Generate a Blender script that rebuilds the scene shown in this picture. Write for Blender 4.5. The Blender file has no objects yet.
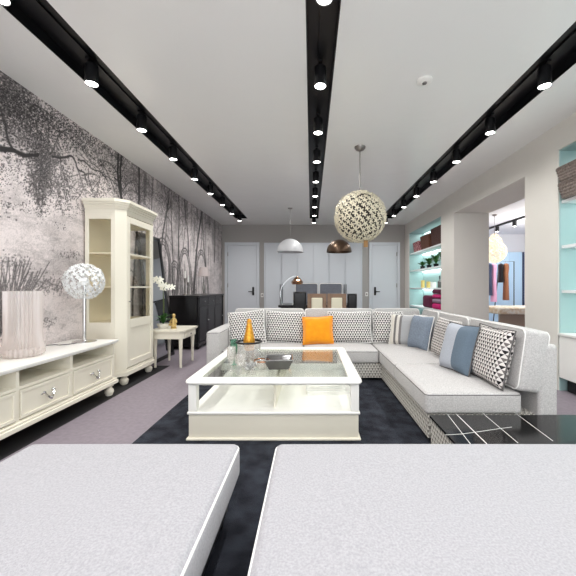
import bpy, bmesh, math, random
import numpy as np
from mathutils import Vector, Matrix, Euler
random.seed(7)
C = bpy.context.scene.collection
PI = math.pi

# ------------------------------------------------------------------ helpers
def lin(c):
    out = []
    for v in c[:3]:
        v = v / 255.0
        out.append(v / 12.92 if v <= 0.04045 else ((v + 0.055) / 1.055) ** 2.4)
    return (*out, 1.0)

def newmat(name):
    m = bpy.data.materials.new(name); m.use_nodes = True
    nt = m.node_tree
    return m, nt, nt.nodes, nt.links, nt.nodes['Principled BSDF']

def mat(name, col, rough=0.5, metal=0.0, spec=0.5, vary=None, bump=None, trans=0.0, ior=1.45,
        emit=None, coat=0.0, col2=None, sheen=0.0, sub=0.0):
    m, nt, N, L, P = newmat(name)
    P.inputs['Base Color'].default_value = lin(col)
    P.inputs['Roughness'].default_value = rough
    P.inputs['Metallic'].default_value = metal
    P.inputs['Specular IOR Level'].default_value = spec
    P.inputs['IOR'].default_value = ior
    P.inputs['Transmission Weight'].default_value = trans
    P.inputs['Coat Weight'].default_value = coat
    P.inputs['Sheen Weight'].default_value = sheen
    if emit:
        P.inputs['Emission Color'].default_value = lin(emit[0]); P.inputs['Emission Strength'].default_value = emit[1]
    if vary or bump:
        tc = N.new('ShaderNodeTexCoord')
    if vary:                                   # vary = (scale, second colour, contrast)
        nz = N.new('ShaderNodeTexNoise'); nz.inputs['Scale'].default_value = vary[0]; nz.inputs['Detail'].default_value = 5
        L.new(tc.outputs['Object'], nz.inputs['Vector'])
        r = N.new('ShaderNodeValToRGB'); k = vary[2]
        r.color_ramp.elements[0].position = 0.5 - k; r.color_ramp.elements[1].position = 0.5 + k
        r.color_ramp.elements[0].color = lin(vary[1]); r.color_ramp.elements[1].color = lin(col)
        L.new(nz.outputs['Fac'], r.inputs['Fac']); L.new(r.outputs['Color'], P.inputs['Base Color'])
    if bump:
        nb = N.new('ShaderNodeTexNoise'); nb.inputs['Scale'].default_value = bump[0]; nb.inputs['Detail'].default_value = 4
        L.new(tc.outputs['Object'], nb.inputs['Vector'])
        b = N.new('ShaderNodeBump'); b.inputs['Strength'].default_value = bump[1]; b.inputs['Distance'].default_value = bump[2] if len(bump) > 2 else 0.01
        L.new(nb.outputs['Fac'], b.inputs['Height']); L.new(b.outputs['Normal'], P.inputs['Normal'])
    return m

def fnode(N, L, op, a, b=None, c=None):
    n = N.new('ShaderNodeMath'); n.operation = op
    for i, v in enumerate((a, b, c)):
        if v is None: continue
        if isinstance(v, (int, float)): n.inputs[i].default_value = v
        else: L.new(v, n.inputs[i])
    return n.outputs[0]

def pane_mat(name, tint, rough=0.02, ior=1.5, frost=0):
    m, nt, N, L, P = newmat(name)
    N.remove(P)
    t = N.new('ShaderNodeBsdfTransparent'); t.inputs['Color'].default_value = lin(tint)
    g = N.new('ShaderNodeBsdfGlossy'); g.inputs['Roughness'].default_value = rough
    f = N.new('ShaderNodeLayerWeight'); f0 = ((ior - 1) / (ior + 1)) ** 2
    fr = fnode(N, L, 'MULTIPLY_ADD', fnode(N, L, 'POWER', f.outputs['Facing'], 5.0), 1 - f0, f0)
    x = N.new('ShaderNodeMixShader')
    L.new(fr, x.inputs[0]); L.new(t.outputs[0], x.inputs[1]); L.new(g.outputs[0], x.inputs[2])
    out = x.outputs[0]
    if frost:
        d = N.new('ShaderNodeBsdfDiffuse'); d.inputs['Color'].default_value = lin((250, 247, 245)); tr = N.new('ShaderNodeBsdfTranslucent'); tr.inputs['Color'].default_value = lin((250, 247, 245))
        a = N.new('ShaderNodeMixShader'); a.inputs[0].default_value = .5; L.new(d.outputs[0], a.inputs[1]); L.new(tr.outputs[0], a.inputs[2])
        y = N.new('ShaderNodeMixShader'); y.inputs[0].default_value = frost; L.new(out, y.inputs[1]); L.new(a.outputs[0], y.inputs[2]); out = y.outputs[0]
    L.new(out, N['Material Output'].inputs['Surface'])
    return m

def triangle_fabric(name, light, dark, dark2, cell, rough=0.85):
    """woven cloth with rows of small triangles, from the cloth's own UV in metres"""
    m, nt, N, L, P = newmat(name)
    P.inputs['Roughness'].default_value = rough; P.inputs['Specular IOR Level'].default_value = 0.2
    tc = N.new('ShaderNodeTexCoord'); sp = N.new('ShaderNodeSeparateXYZ'); L.new(tc.outputs['UV'], sp.inputs[0])
    u = fnode(N, L, 'DIVIDE', sp.outputs[0], cell); v = fnode(N, L, 'DIVIDE', sp.outputs[1], cell * 0.9)
    row = fnode(N, L, 'FLOOR', v); g = fnode(N, L, 'FRACT', v)
    uu = fnode(N, L, 'ADD', u, fnode(N, L, 'MULTIPLY', row, 0.5))
    f = fnode(N, L, 'FRACT', uu); ci = fnode(N, L, 'FLOOR', uu)
    d = fnode(N, L, 'MULTIPLY', fnode(N, L, 'ABSOLUTE', fnode(N, L, 'SUBTRACT', f, 0.5)), 2.0)
    tri = fnode(N, L, 'LESS_THAN', d, fnode(N, L, 'MULTIPLY', g, 0.95))
    par = fnode(N, L, 'MODULO', fnode(N, L, 'ABSOLUTE', fnode(N, L, 'ADD', ci, row)), 2.0)
    par = fnode(N, L, 'GREATER_THAN', par, 0.5)
    x1 = N.new('ShaderNodeMix'); x1.data_type = 'RGBA'
    L.new(par, x1.inputs[0]); x1.inputs[6].default_value = lin(dark); x1.inputs[7].default_value = lin(dark2)
    x2 = N.new('ShaderNodeMix'); x2.data_type = 'RGBA'
    L.new(tri, x2.inputs[0]); x2.inputs[6].default_value = lin(light); L.new(x1.outputs[2], x2.inputs[7])
    L.new(x2.outputs[2], P.inputs['Base Color'])
    return m

def band_fabric(name, stops, rough=0.85, bumpy=True):
    """cloth dyed in upright bands across its own UV u; stops = [(u, colour)]"""
    m, nt, N, L, P = newmat(name)
    P.inputs['Roughness'].default_value = rough; P.inputs['Specular IOR Level'].default_value = 0.2
    tc = N.new('ShaderNodeTexCoord'); sp = N.new('ShaderNodeSeparateXYZ'); L.new(tc.outputs['UV'], sp.inputs[0])
    u = fnode(N, L, 'ADD', sp.outputs[0], 0.5)
    r = N.new('ShaderNodeValToRGB'); r.color_ramp.interpolation = 'CONSTANT'
    e = r.color_ramp.elements
    e[0].position, e[0].color = stops[0][0], lin(stops[0][1]); e[1].position, e[1].color = stops[1][0], lin(stops[1][1])
    for p, c in stops[2:]:
        q = e.new(p); q.color = lin(c)
    L.new(u, r.inputs['Fac'])
    nz = N.new('ShaderNodeTexNoise'); nz.inputs['Scale'].default_value = 160; L.new(tc.outputs['Object'], nz.inputs['Vector'])
    x = N.new('ShaderNodeMix'); x.data_type = 'RGBA'; x.blend_type = 'MULTIPLY'; x.inputs[0].default_value = 0.35
    L.new(r.outputs['Color'], x.inputs[6]); L.new(nz.outputs['Fac'], x.inputs[7]); L.new(x.outputs[2], P.inputs['Base Color'])
    return m

# ---- geometry -----------------------------------------------------------
def box(bm, x0, x1, y0, y1, z0, z1, r=0, seg=2):
    M = Matrix.Translation(((x0 + x1) / 2, (y0 + y1) / 2, (z0 + z1) / 2)) @ Matrix.Diagonal((abs(x1 - x0), abs(y1 - y0), abs(z1 - z0), 1))
    vs = bmesh.ops.create_cube(bm, size=1, matrix=M)['verts']
    if r:
        es = list({e for v in vs for e in v.link_edges})
        bmesh.ops.bevel(bm, geom=es, offset=r, segments=seg, profile=0.5, affect='EDGES')

def prism(bm, poly, z0, z1):
    lo = [bm.verts.new((x, y, z0)) for x, y in poly]; hi = [bm.verts.new((x, y, z1)) for x, y in poly]
    n = len(poly)
    for i in range(n):
        bm.faces.new((lo[i], lo[(i + 1) % n], hi[(i + 1) % n], hi[i]))
    bm.faces.new(lo[::-1]); bm.faces.new(hi)

def lathe(bm, prof, cx=0, cy=0, n=24, cap=True):
    rings = []
    for r, z in prof:
        rings.append([bm.verts.new((cx + r * math.cos(2 * PI * k / n), cy + r * math.sin(2 * PI * k / n), z)) for k in range(n)])
    for a, b in zip(rings[:-1], rings[1:]):
        for k in range(n):
            bm.faces.new((a[k], a[(k + 1) % n], b[(k + 1) % n], b[k]))
    if cap:
        bm.faces.new(rings[0][::-1]); bm.faces.new(rings[-1])

def tube(bm, pts, r, n=8, closed=False, taper=None):
    pts = [Vector(p) for p in pts]; m = len(pts); rings = []
    t0 = (pts[1] - pts[0]).normalized()
    up = Vector((0, 0, 1)) if abs(t0.z) < 0.9 else Vector((1, 0, 0))
    nrm = (up - t0 * up.dot(t0)).normalized()
    for i, p in enumerate(pts):
        if closed: t = (pts[(i + 1) % m] - pts[i - 1]).normalized()
        else: t = (pts[min(i + 1, m - 1)] - pts[max(i - 1, 0)]).normalized()
        nrm = (nrm - t * nrm.dot(t))
        nrm = nrm.normalized() if nrm.length > 1e-6 else t.orthogonal().normalized()
        b = t.cross(nrm)
        rr = r * (taper[i] if taper else 1)
        rings.append([bm.verts.new(p + (nrm * math.cos(2 * PI * k / n) + b * math.sin(2 * PI * k / n)) * rr) for k in range(n)])
    R = range(m if closed else m - 1)
    for i in R:
        a, b2 = rings[i], rings[(i + 1) % m]
        for k in range(n):
            bm.faces.new((a[k], a[(k + 1) % n], b2[(k + 1) % n], b2[k]))
    if not closed:
        bm.faces.new(rings[0][::-1]); bm.faces.new(rings[-1])

def cyl(bm, p0, p1, r0, r1=None, n=16):
    tube(bm, [p0, p1], r0, n, taper=[1, (r1 if r1 is not None else r0) / r0])

def ball(bm, c, r, sc=(1, 1, 1), n=12):
    M = Matrix.Translation(c) @ Matrix.Diagonal((*sc, 1))
    bmesh.ops.create_uvsphere(bm, u_segments=n * 2 if n < 10 else n + 8, v_segments=n, radius=r, matrix=M)

def softbox(bm, x0, x1, y0, y1, z0, z1, r=0.04, puff=0.0, side=0.0, n=7):
    """upholstered block: rounded edges, a crowned top and slightly bulging sides"""
    c = Vector(((x0 + x1) / 2, (y0 + y1) / 2, (z0 + z1) / 2)); h = Vector((abs(x1 - x0) / 2, abs(y1 - y0) / 2, abs(z1 - z0) / 2))
    def params(hh):
        rr = min(r, hh * 0.98); a = hh - rr
        s = [-hh + rr * k / 4 for k in range(4)] + [-a + 2 * a * k / n for k in range(n + 1)] + [hh - rr + rr * k / 4 for k in range(1, 5)]
        return s
    ps = [params(v) for v in h]
    cache = {}
    def vert(p):
        key = tuple(round(q, 6) for q in p)
        if key in cache: return cache[key]
        q = Vector([max(-(h[i] - min(r, h[i] * .98)), min(h[i] - min(r, h[i] * .98), p[i])) for i in range(3)])
        d = Vector(p) - q
        if d.length > 1e-9:
            rr = Vector([min(r, h[i] * .98) for i in range(3)])
            dn = Vector([d[i] / rr[i] for i in range(3)])
            k = max(abs(x) for x in dn); dn = dn.normalized() * k if k else dn
            w = q + Vector([dn[i] * rr[i] for i in range(3)])
        else: w = q
        a, b, g = [max(-1, min(1, p[i] / h[i])) for i in range(3)]
        if g > 0: w.z += puff * g * (1 - a * a) ** 0.7 * (1 - b * b) ** 0.7
        w.x += side * a * (1 - b * b) * (1 - g * g); w.y += side * b * (1 - a * a) * (1 - g * g)
        cache[key] = bm.verts.new(c + w); return cache[key]
    for ax in range(3):
        i, j = [(1, 2), (2, 0), (0, 1)][ax]
        for sgn in (-1, 1):
            for a0, a1 in zip(ps[i][:-1], ps[i][1:]):
                for b0, b1 in zip(ps[j][:-1], ps[j][1:]):
                    vs = []
                    for (a, b) in ((a0, b0), (a1, b0), (a1, b1), (a0, b1)):
                        p = [0, 0, 0]; p[ax] = sgn * h[ax]; p[i] = a; p[j] = b
                        vs.append(vert(p))
                    if sgn < 0: vs.reverse()
                    if len(set(vs)) == 4: bm.faces.new(vs)

def ring_path(x0, x1, y0, y1, z, r=0.05, k=5):
    pts = []
    for cx, cy, a0 in ((x1 - r, y1 - r, 0), (x0 + r, y1 - r, PI / 2), (x0 + r, y0 + r, PI), (x1 - r, y0 + r, 1.5 * PI)):
        for i in range(k + 1):
            a = a0 + PI / 2 * i / k
            pts.append((cx + r * math.cos(a), cy + r * math.sin(a), z))
    return pts

def pillow(bm, w, h, t, n=16):
    """scatter cushion standing on its lower edge: width along x, height along z, face towards -y"""
    front, back = {}, {}
    for i in range(n + 1):
        for j in range(n + 1):
            u = -1 + 2 * i / n; v = -1 + 2 * j / n
            pin = 1 - 0.06 * (1 - abs(u)) * abs(v) ** 2; pin2 = 1 - 0.06 * (1 - abs(v)) * abs(u) ** 2
            x = u * w / 2 * pin2; z = h / 2 + v * h / 2 * pin
            d = t / 2 * ((1 - u ** 4) * (1 - v ** 4)) ** 0.55
            front[i, j] = bm.verts.new((x, -d, z))
            back[i, j] = front[i, j] if (i in (0, n) or j in (0, n)) else bm.verts.new((x, d, z))
    for i in range(n):
        for j in range(n):
            bm.faces.new((front[i, j], front[i + 1, j], front[i + 1, j + 1], front[i, j + 1]))
            q = (back[i, j], back[i, j + 1], back[i + 1, j + 1], back[i + 1, j])
            bm.faces.new(q)
def pillow_edge(w, h, n=16):
    pts = []
    def P(u, v):
        pin = 1 - 0.06 * (1 - abs(u)) * abs(v) ** 2; pin2 = 1 - 0.06 * (1 - abs(v)) * abs(u) ** 2
        return (u * w / 2 * pin2, 0, h / 2 + v * h / 2 * pin)
    for i in range(n): pts.append(P(-1 + 2 * i / n, -1))
    for i in range(n): pts.append(P(1, -1 + 2 * i / n))
    for i in range(n): pts.append(P(1 - 2 * i / n, 1))
    for i in range(n): pts.append(P(-1, 1 - 2 * i / n))
    return pts

def flower(bm, pos, nrm, r, spin, cup=0.25, th=0.004):
    nrm = Vector(nrm).normalized(); a = nrm.orthogonal().normalized(); b = nrm.cross(a); pos = Vector(pos)
    K = 25; top, bot = [], []
    for k in range(K):
        th_ = 2 * PI * k / K
        rr = r * (0.24 + 0.76 * abs(math.cos(2.5 * th_ + spin)) ** 1.1)
        p = pos + (a * math.cos(th_) + b * math.sin(th_)) * rr + nrm * (cup * rr * rr / r)
        top.append(bm.verts.new(p + nrm * th)); bot.append(bm.verts.new(p))
    ct = bm.verts.new(pos + nrm * (th + r * 0.05)); cb = bm.verts.new(pos)
    for k in range(K):
        j = (k + 1) % K
        bm.faces.new((ct, top[k], top[j])); bm.faces.new((cb, bot[j], bot[k])); bm.faces.new((top[k], bot[k], bot[j], top[j]))

def leaf(bm, base, tip, w, bend=0.2, n=6):
    base, tip = Vector(base), Vector(tip); d = tip - base; s = d.cross(Vector((0, 0, 1)))
    s = s.normalized() if s.length > 1e-5 else Vector((1, 0, 0)); up = s.cross(d).normalized()
    L_, R_, Cc = [], [], []
    for k in range(n + 1):
        f = k / n; p = base + d * f + up * (bend * d.length * math.sin(PI * f)); ww = w * math.sin(PI * min(1, f * 0.92 + 0.06)) ** 0.8
        L_.append(bm.verts.new(p + s * ww + up * ww * .3)); R_.append(bm.verts.new(p - s * ww + up * ww * .3)); Cc.append(bm.verts.new(p))
    for k in range(n):
        bm.faces.new((L_[k], Cc[k], Cc[k + 1], L_[k + 1])); bm.faces.new((Cc[k], R_[k], R_[k + 1], Cc[k + 1]))

def mk(name, mats, fn, parent=None, off=None, sharp=35, kind=None, planar=False):
    bm = bmesh.new(); fn(bm)
    if off is not None: bmesh.ops.translate(bm, verts=bm.verts, vec=-Vector(off))
    bmesh.ops.recalc_face_normals(bm, faces=bm.faces)
    uv = bm.loops.layers.uv.new('UVMap')
    for f in bm.faces:
        n = f.normal; ax = 1 if planar else max(range(3), key=lambda i: abs(n[i]))
        for l in f.loops:
            p = l.vert.co
            l[uv].uv = (p.y, p.z) if ax == 0 else ((p.x, p.z) if ax == 1 else (p.x, p.y))
        f.smooth = True
    me = bpy.data.meshes.new(name); bm.to_mesh(me); bm.free()
    try: me.set_sharp_from_angle(angle=math.radians(sharp))
    except Exception: pass
    for m in (mats if isinstance(mats, (list, tuple)) else [mats]): me.materials.append(m)
    o = bpy.data.objects.new(name, me); C.objects.link(o)
    wn = o.modifiers.new('weighted_normals', 'WEIGHTED_NORMAL'); wn.keep_sharp = True; wn.weight = 80
    if parent: o.parent = parent
    if kind: o['kind'] = kind
    return o

def thing(name, label, cat, loc=(0, 0, 0), rot=(0, 0, 0), group=None):
    o = bpy.data.objects.new(name, None); C.objects.link(o); o.empty_display_size = 0.05
    o.location = loc; o.rotation_euler = rot; o['label'] = label; o['category'] = cat
    if group: o['group'] = group
    return o
def solo(name, label, cat, m, fn, loc=(0, 0, 0), rot=(0, 0, 0), group=None, world=False, kind=None):
    o = mk(name, m, fn, off=loc if world else None); o.location = loc; o.rotation_euler = rot
    o['label'] = label; o['category'] = cat
    if group: o['group'] = group
    if kind: o['kind'] = kind
    return o
def copy_tree(o, parent=None):
    c = o.copy(); C.objects.link(c)
    if parent: c.parent = parent
    for ch in list(o.children): copy_tree(ch, c)
    return c
def dup(o, label, loc, rot=None, group=None):
    c = copy_tree(o); c.location = loc; c['label'] = label
    if rot: c.rotation_euler = rot
    if group: c['group'] = group
    return c
def struct(name, m, fn):
    o = mk(name, m, fn); o['kind'] = 'structure'; return o

# ------------------------------------------------------------------ materials
M = {}
M['ceiling'] = mat('ceiling_paint', (240, 240, 237), 0.2, spec=0.5, bump=(1.6, 0.25, 0.03))
M['channel'] = mat('black_channel', (14, 15, 17), 0.35)
M['black'] = mat('black_metal', (16, 16, 18), 0.38)
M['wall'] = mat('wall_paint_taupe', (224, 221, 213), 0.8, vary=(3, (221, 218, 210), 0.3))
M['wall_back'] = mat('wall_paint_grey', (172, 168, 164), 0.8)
M['white_wall'] = mat('white_wall', (235, 236, 240), 0.7)
M['aqua'] = mat('aqua_panel', (164, 192, 191), 0.3)
M['door'] = mat('door_paint', (208, 212, 217), 0.35)
M['cream'] = mat('cream_lacquer', (233, 228, 212), 0.32, spec=0.45)
M['cream_in'] = mat('cream_inside', (240, 230, 204), 0.5)
M['white'] = mat('white_lacquer', (240, 239, 234), 0.28)
M['whiteshelf'] = mat('white_shelf', (236, 240, 240), 0.4)
M['fabric'] = mat('pale_grey_linen', (204, 202, 200), 0.9, spec=0.2, vary=(110, (172, 170, 169), 0.2), bump=(350, 0.35, 0.004), sheen=0.2)
M['fabric_pouf'] = mat('white_grey_boucle', (179, 178, 182), 0.92, spec=0.2, vary=(130, (157, 156, 161), 0.2), bump=(240, 0.35, 0.004), sheen=0.2)
M['piping'] = mat('white_piping', (238, 237, 234), 0.7)
M['darkpiping'] = mat('grey_piping', (95, 93, 92), 0.8)
M['pattern'] = triangle_fabric('triangle_weave', (222, 219, 216), (30, 28, 30), (74, 70, 72), 0.035)
M['pattern_big'] = triangle_fabric('triangle_weave_large', (222, 218, 214), (36, 34, 36), (112, 106, 104), 0.033)
M['plinth_fabric'] = triangle_fabric('plinth_weave', (218, 215, 208), (128, 125, 120), (156, 152, 146), 0.036)
M['orange'] = mat('orange_velvet', (243, 158, 12), 0.75, spec=0.2, vary=(14, (228, 138, 6), 0.25), sheen=0.5)
M['denim'] = band_fabric('grey_and_denim_bands', [(0, (190, 196, 206)), (0.53, (110, 126, 141))])
M['blue'] = mat('dusty_blue_cloth', (131, 142, 155), 0.9, spec=0.2, vary=(60, (113, 124, 138), 0.2))
M['greyband'] = band_fabric('grey_cloth_cream_band', [(0, (232, 228, 218)), (0.33, (120, 116, 116)), (0.36, (222, 218, 210)), (0.40, (130, 126, 126)), (0.43, (176, 178, 180))])
M['rug'] = mat('navy_rug', (56, 60, 70), 0.95, spec=0.1, vary=(8, (30, 32, 41), 0.14), bump=(260, 0.9, 0.012), sheen=0.04)
M['floor'] = mat('mauve_floor', (146, 137, 145), 0.55, vary=(26, (126, 117, 126), 0.3), bump=(120, 0.08, 0.004))
M['chrome'] = mat('chrome', (215, 215, 215), 0.12, metal=1)
M['steel'] = mat('brushed_steel', (150, 146, 142), 0.3, metal=1)
M['glass'] = pane_mat('pane_glass', (252, 252, 250))
M['tableglass'] = pane_mat('table_glass', (248, 250, 247))
M['crystal'] = pane_mat('crystal', (250, 250, 248), 0.03, 2.2, 0.2)
M['cutglass'] = mat('cut_glass', (252, 252, 250), 0.03, trans=.75, ior=1.5, spec=.8)
M['ribbed'] = pane_mat('ribbed_glass', (254, 252, 251), 0.1, 1.9, 0.26)
M['mirror'] = mat('mirror_silver', (190, 192, 194), 0.03, metal=1)
M['blackgloss'] = mat('black_gloss_glass', (20, 20, 21), 0.14, spec=0.6)
M['blacklacquer'] = mat('black_lacquer', (20, 19, 21), 0.28)
M['tableline'] = mat('pale_table_line', (222, 222, 218), 0.3)
M['creamflower'] = mat('cream_petal', (220, 212, 188), 0.5, sub=0.1)
M['whiteflower'] = mat('clear_white_petal', (238, 240, 240), 0.15, spec=0.8)
M['lens'] = mat('lit_lens', (255, 255, 255), 0.3, emit=((255, 253, 248), 14))
M['led'] = mat('led_strip', (255, 255, 255), 0.3, emit=((236, 255, 253), 6))
M['bulb'] = mat('warm_bulb', (250, 250, 248), 0.3, emit=((255, 250, 240), .1))
M['bronze'] = mat('bronze_dome', (92, 74, 60), 0.35, metal=0.8)
M['whitedome'] = mat('white_dome', (205, 206, 208), 0.35)
M['copper'] = mat('copper_facets', (190, 150, 120), 0.15, metal=1)
M['gold'] = mat('gold_foil', (226, 170, 62), 0.3, metal=0.6, vary=(60, (190, 120, 30), 0.2))
M['rosegold'] = mat('rose_gold', (214, 150, 110), 0.2, metal=1)
M['greenglass'] = mat('green_glass', (150, 200, 178), 0.05, trans=0.85)
M['smoke'] = mat('smoky_dish', (96, 94, 92), 0.12, spec=0.7, trans=0.3)
M['wood'] = mat('walnut_wood', (150, 124, 102), 0.5, vary=(9, (128, 102, 82), 0.3))
M['creampanel'] = mat('cream_upholstery', (232, 228, 204), 0.8)
M['greyupholstery'] = mat('slate_upholstery', (120, 123, 132), 0.8, vary=(40, (108, 111, 120), 0.2))
M['leafgreen'] = mat('leaf_green', (62, 112, 50), 0.45, vary=(20, (40, 82, 34), 0.2))
M['petal'] = mat('orchid_petal', (250, 248, 236), 0.6)
M['stem'] = mat('orchid_stem', (90, 104, 60), 0.6)
M['terracotta'] = mat('pot_white', (230, 228, 222), 0.4)
M['wicker'] = mat('wicker_brown', (112, 66, 44), 0.7, vary=(70, (66, 38, 26), 0.2), bump=(90, .8, .01))
M['wicker_red'] = mat('wicker_red_pale', (196, 150, 150), 0.7, vary=(38, (120, 40, 52), 0.06))
M['wicker_dark'] = mat('wicker_dark', (84, 46, 36), 0.7, vary=(70, (48, 26, 22), 0.2), bump=(90, .8, .01))
M['wicker_grey'] = mat('wicker_grey', (138, 126, 118), 0.7, vary=(50, (92, 82, 76), 0.2), bump=(80, .8, .01))
M['magenta'] = mat('magenta_cloth', (200, 24, 110), 0.7)
M['plum'] = mat('plum_cloth', (92, 18, 56), 0.7)
M['lilac'] = mat('grey_mauve_cloth', (150, 128, 146), 0.7)
M['yellow'] = mat('yellow_wax', (222, 200, 120), 0.5)
M['paper'] = mat('book_paper', (238, 237, 232), 0.6)
M['greycover'] = mat('book_cover_grey', (212, 211, 208), 0.5)
M['bluepanel'] = mat('pale_blue_lacquer', (178, 208, 232), 0.35)
M['pinkcloth'] = mat('pink_cloth', (214, 160, 190), 0.8)
M['navycloth'] = mat('navy_cloth', (50, 60, 86), 0.8)
M['browncloth'] = mat('brown_cloth', (138, 90, 62), 0.8)
M['creamcloth'] = mat('cream_cloth', (252, 246, 234), 0.8, vary=(12, (226, 204, 170), 0.12))
M['tan'] = mat('tan_wood', (168, 148, 132), 0.5)
M['brasstag'] = mat('brown_tag', (150, 112, 66), 0.6)

# ------------------------------------------------------------------ room shell
XL, XR, YB, YF, ZC = -2.72, 2.87, -2.5, 9.93, 3.095
CH = [(-2.085, -1.748), (-0.036, 0.200), (1.887, 2.243)]     # the three ceiling channels
CHE = 8.98; REC = 0.10

struct('floor', M['floor'], lambda bm: box(bm, XL - .1, 9.2, YB, 11.9, -0.1, 0))
struct('trim_6', mat('black_floor_strip', (24, 23, 25), .7), lambda bm: box(bm, XL, -2.15, YB, 4.95, 0, .002))  # thin dark slab on the floor along the left wall
def f_ceil(bm):
    xs = [XL - .1] + [v for c in CH for v in c] + [XR + .1]
    for i in range(0, len(xs), 2): box(bm, xs[i], xs[i + 1], YB, YF + .1, ZC, ZC + 0.16)
    for a, b in CH: box(bm, a, b, CHE, YF + .1, ZC, ZC + .16)
struct('ceiling', M['ceiling'], f_ceil)
for i, (a, b) in enumerate(CH):
    def f_ch(bm, a=a, b=b):
        t = .006
        box(bm, a, b, YB, CHE, ZC + REC, ZC + REC + .02)
        box(bm, a, a + t, YB, CHE, ZC, ZC + REC); box(bm, b - t, b, YB, CHE, ZC, ZC + REC)
        box(bm, a, b, CHE - t, CHE, ZC, ZC + REC)
        xm = (a + b) / 2
        box(bm, xm - .017, xm + .017, YB, CHE - .05, ZC + REC - .018, ZC + REC)
    struct('trim_%d' % (i + 1), M['channel'], f_ch)

# ---- left wall with its wallpaper: an engraving-like park scene, painted as dyes on a fine mesh
def wallpaper():
    S = 120; Y0, Y1 = YB, YF
    W = int((Y1 - Y0) * S); H = int(ZC * S)
    rng = np.random.RandomState(5)
    def vn(cy, cz):
        gh, gw = int(H / cz) + 3, int(W / cy) + 3
        g = rng.rand(gh, gw)
        zz = np.arange(H) / cz; yy = np.arange(W) / cy
        i = zz.astype(int); j = yy.astype(int); fz = zz - i; fy = yy - j
        fz = fz * fz * (3 - 2 * fz); fy = fy * fy * (3 - 2 * fy)
        a = g[np.ix_(i, j)]; b = g[np.ix_(i, j + 1)]; c = g[np.ix_(i + 1, j)]; d = g[np.ix_(i + 1, j + 1)]
        fy = fy[None, :]; fz = fz[:, None]
        return (a * (1 - fy) + b * fy) * (1 - fz) + (c * (1 - fy) + d * fy) * fz
    def fbm(c, o=4, ar=1.0):
        s = 0; t = 0
        for k in range(o):
            s = s + vn(max(c * ar / 2 ** k, 1), max(c / 2 ** k, 1)) * .6 ** k; t += .6 ** k
        return s / t
    zz = (np.arange(H) / S)[:, None] * np.ones((1, W)); yy = (Y0 + np.arange(W) / S)[None, :] * np.ones((H, 1))
    D = np.zeros((H, W))                                      # ink
    def stamp(y, z, r, d):
        j, i = (y - Y0) * S, z * S; r = max(r * S, .45)
        i0, i1 = int(max(0, i - r - 1)), int(min(H, i + r + 2)); j0, j1 = int(max(0, j - r - 1)), int(min(W, j + r + 2))
        if i0 >= i1 or j0 >= j1: return
        I, J = np.ogrid[i0:i1, j0:j1]
        q = np.clip(r + .6 - np.sqrt((I - i) ** 2 + (J - j) ** 2), 0, 1) * d
        D[i0:i1, j0:j1] = np.maximum(D[i0:i1, j0:j1], q)
    def stroke(pts, r0, r1, d, wob=.02):
        ps = [np.array(p, float) for p in pts]; tot = len(ps) - 1
        w1 = np.zeros(2)
        for s in range(tot):
            L_ = np.linalg.norm(ps[s + 1] - ps[s]); n = max(2, int(L_ * S / .8))
            for k in range(n):
                f = k / n; t = (s + f) / tot
                w1 = w1 * .9 + rng.randn(2) * wob * .12
                p = ps[s] * (1 - f) + ps[s + 1] * f + w1
                stamp(p[0], p[1], r0 * (1 - t) + r1 * t, d)
    def branch(y, z, ang, ln, r, d, depth):
        pts = [(y, z)]; a = ang
        n = 4
        for k in range(n):
            a += rng.randn() * .28
            y += math.cos(a) * ln / n; z += math.sin(a) * ln / n; pts.append((y, z))
        stroke(pts, r, r * .55, d, .006)
        if depth > 0:
            for k in range(1, n + 1):
                if rng.rand() < .8: branch(*pts[k], a + rng.choice([-1, 1]) * (.4 + rng.rand() * .7), ln * .55, r * .5, d * .95, depth - 1)
    def w(px, py):                                             # a place on this wall
        Y = 325 * 2.72 / (311 - px); return (Y, 1.2 + (287 - py) * Y / 325)
    def leaves(cy, cz, ry, rz, n, r=.009, d=.95):
        for _ in range(n):
            a, b = rng.randn(2) * .5
            q = rng.rand()
            stamp(cy + a * ry, cz + b * rz, r * (.3 + .6 * q), d * (.68 + .32 * rng.rand()))
    # boughs, upper left
    def smooth(pts, n=6):
        P = [np.array(p, float) for p in pts]; P = [2 * P[0] - P[1]] + P + [2 * P[-1] - P[-2]]; out = []
        for k in range(1, len(P) - 2):
            for q in range(n):
                t = q / n; a, b, c, d = P[k - 1:k + 3]
                out.append(tuple(.5 * ((2 * b) + (c - a) * t + (2 * a - 5 * b + 4 * c - d) * t * t + (3 * b - a - 3 * c + d) * t ** 3)))
        return out + [tuple(P[-2])]
    def bough(px, r0, r1, d):
        stroke(smooth([w(*p) for p in px]), r0, r1, d, .018)
    for px, py, sy, sz, n in ((2, 92, .2, .22, 900), (12, 120, .26, .26, 1000), (-20, 120, .3, .5, 900), (34, 140, .2, .26, 700), (42, 166, .15, .24, 1100), (37, 184, .1, .16, 420), (40, 200, .05, .14, 120),
                              (54, 158, .2, .12, 320), (66, 186, .08, .2, 260), (60, 126, .28, .2, 420), (84, 142, .3, .18, 330), (98, 152, .3, .22, 330), (24, 104, .28, .2, 700), (95, 190, .25, .12, 300),
                              (112, 166, .3, .25, 330), (126, 178, .3, .3, 330), (8, 210, .1, .1, 20), (47, 176, .1, .2, 200), (118, 192, .2, .1, 160), (80, 148, .3, .12, 150), (16, 84, .2, .12, 400), (58, 196, .05, .12, 60)):
        y, z = w(px, py); leaves(y, z, sy * 1.2, sz * 1.15, n)
    for px, py in ((14, 151), (36, 154), (60, 157), (74, 159), (88, 170), (48, 140), (38, 115), (66, 130), (100, 172), (40, 165)):
        y, z = w(px, py); branch(y, z, -1.2 + rng.randn() * .7, .42, .007, .8, 2)
    bough([(-25, 142), (0, 149), (12, 150), (24, 156), (38, 155)], .026, .016, .97)
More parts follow.
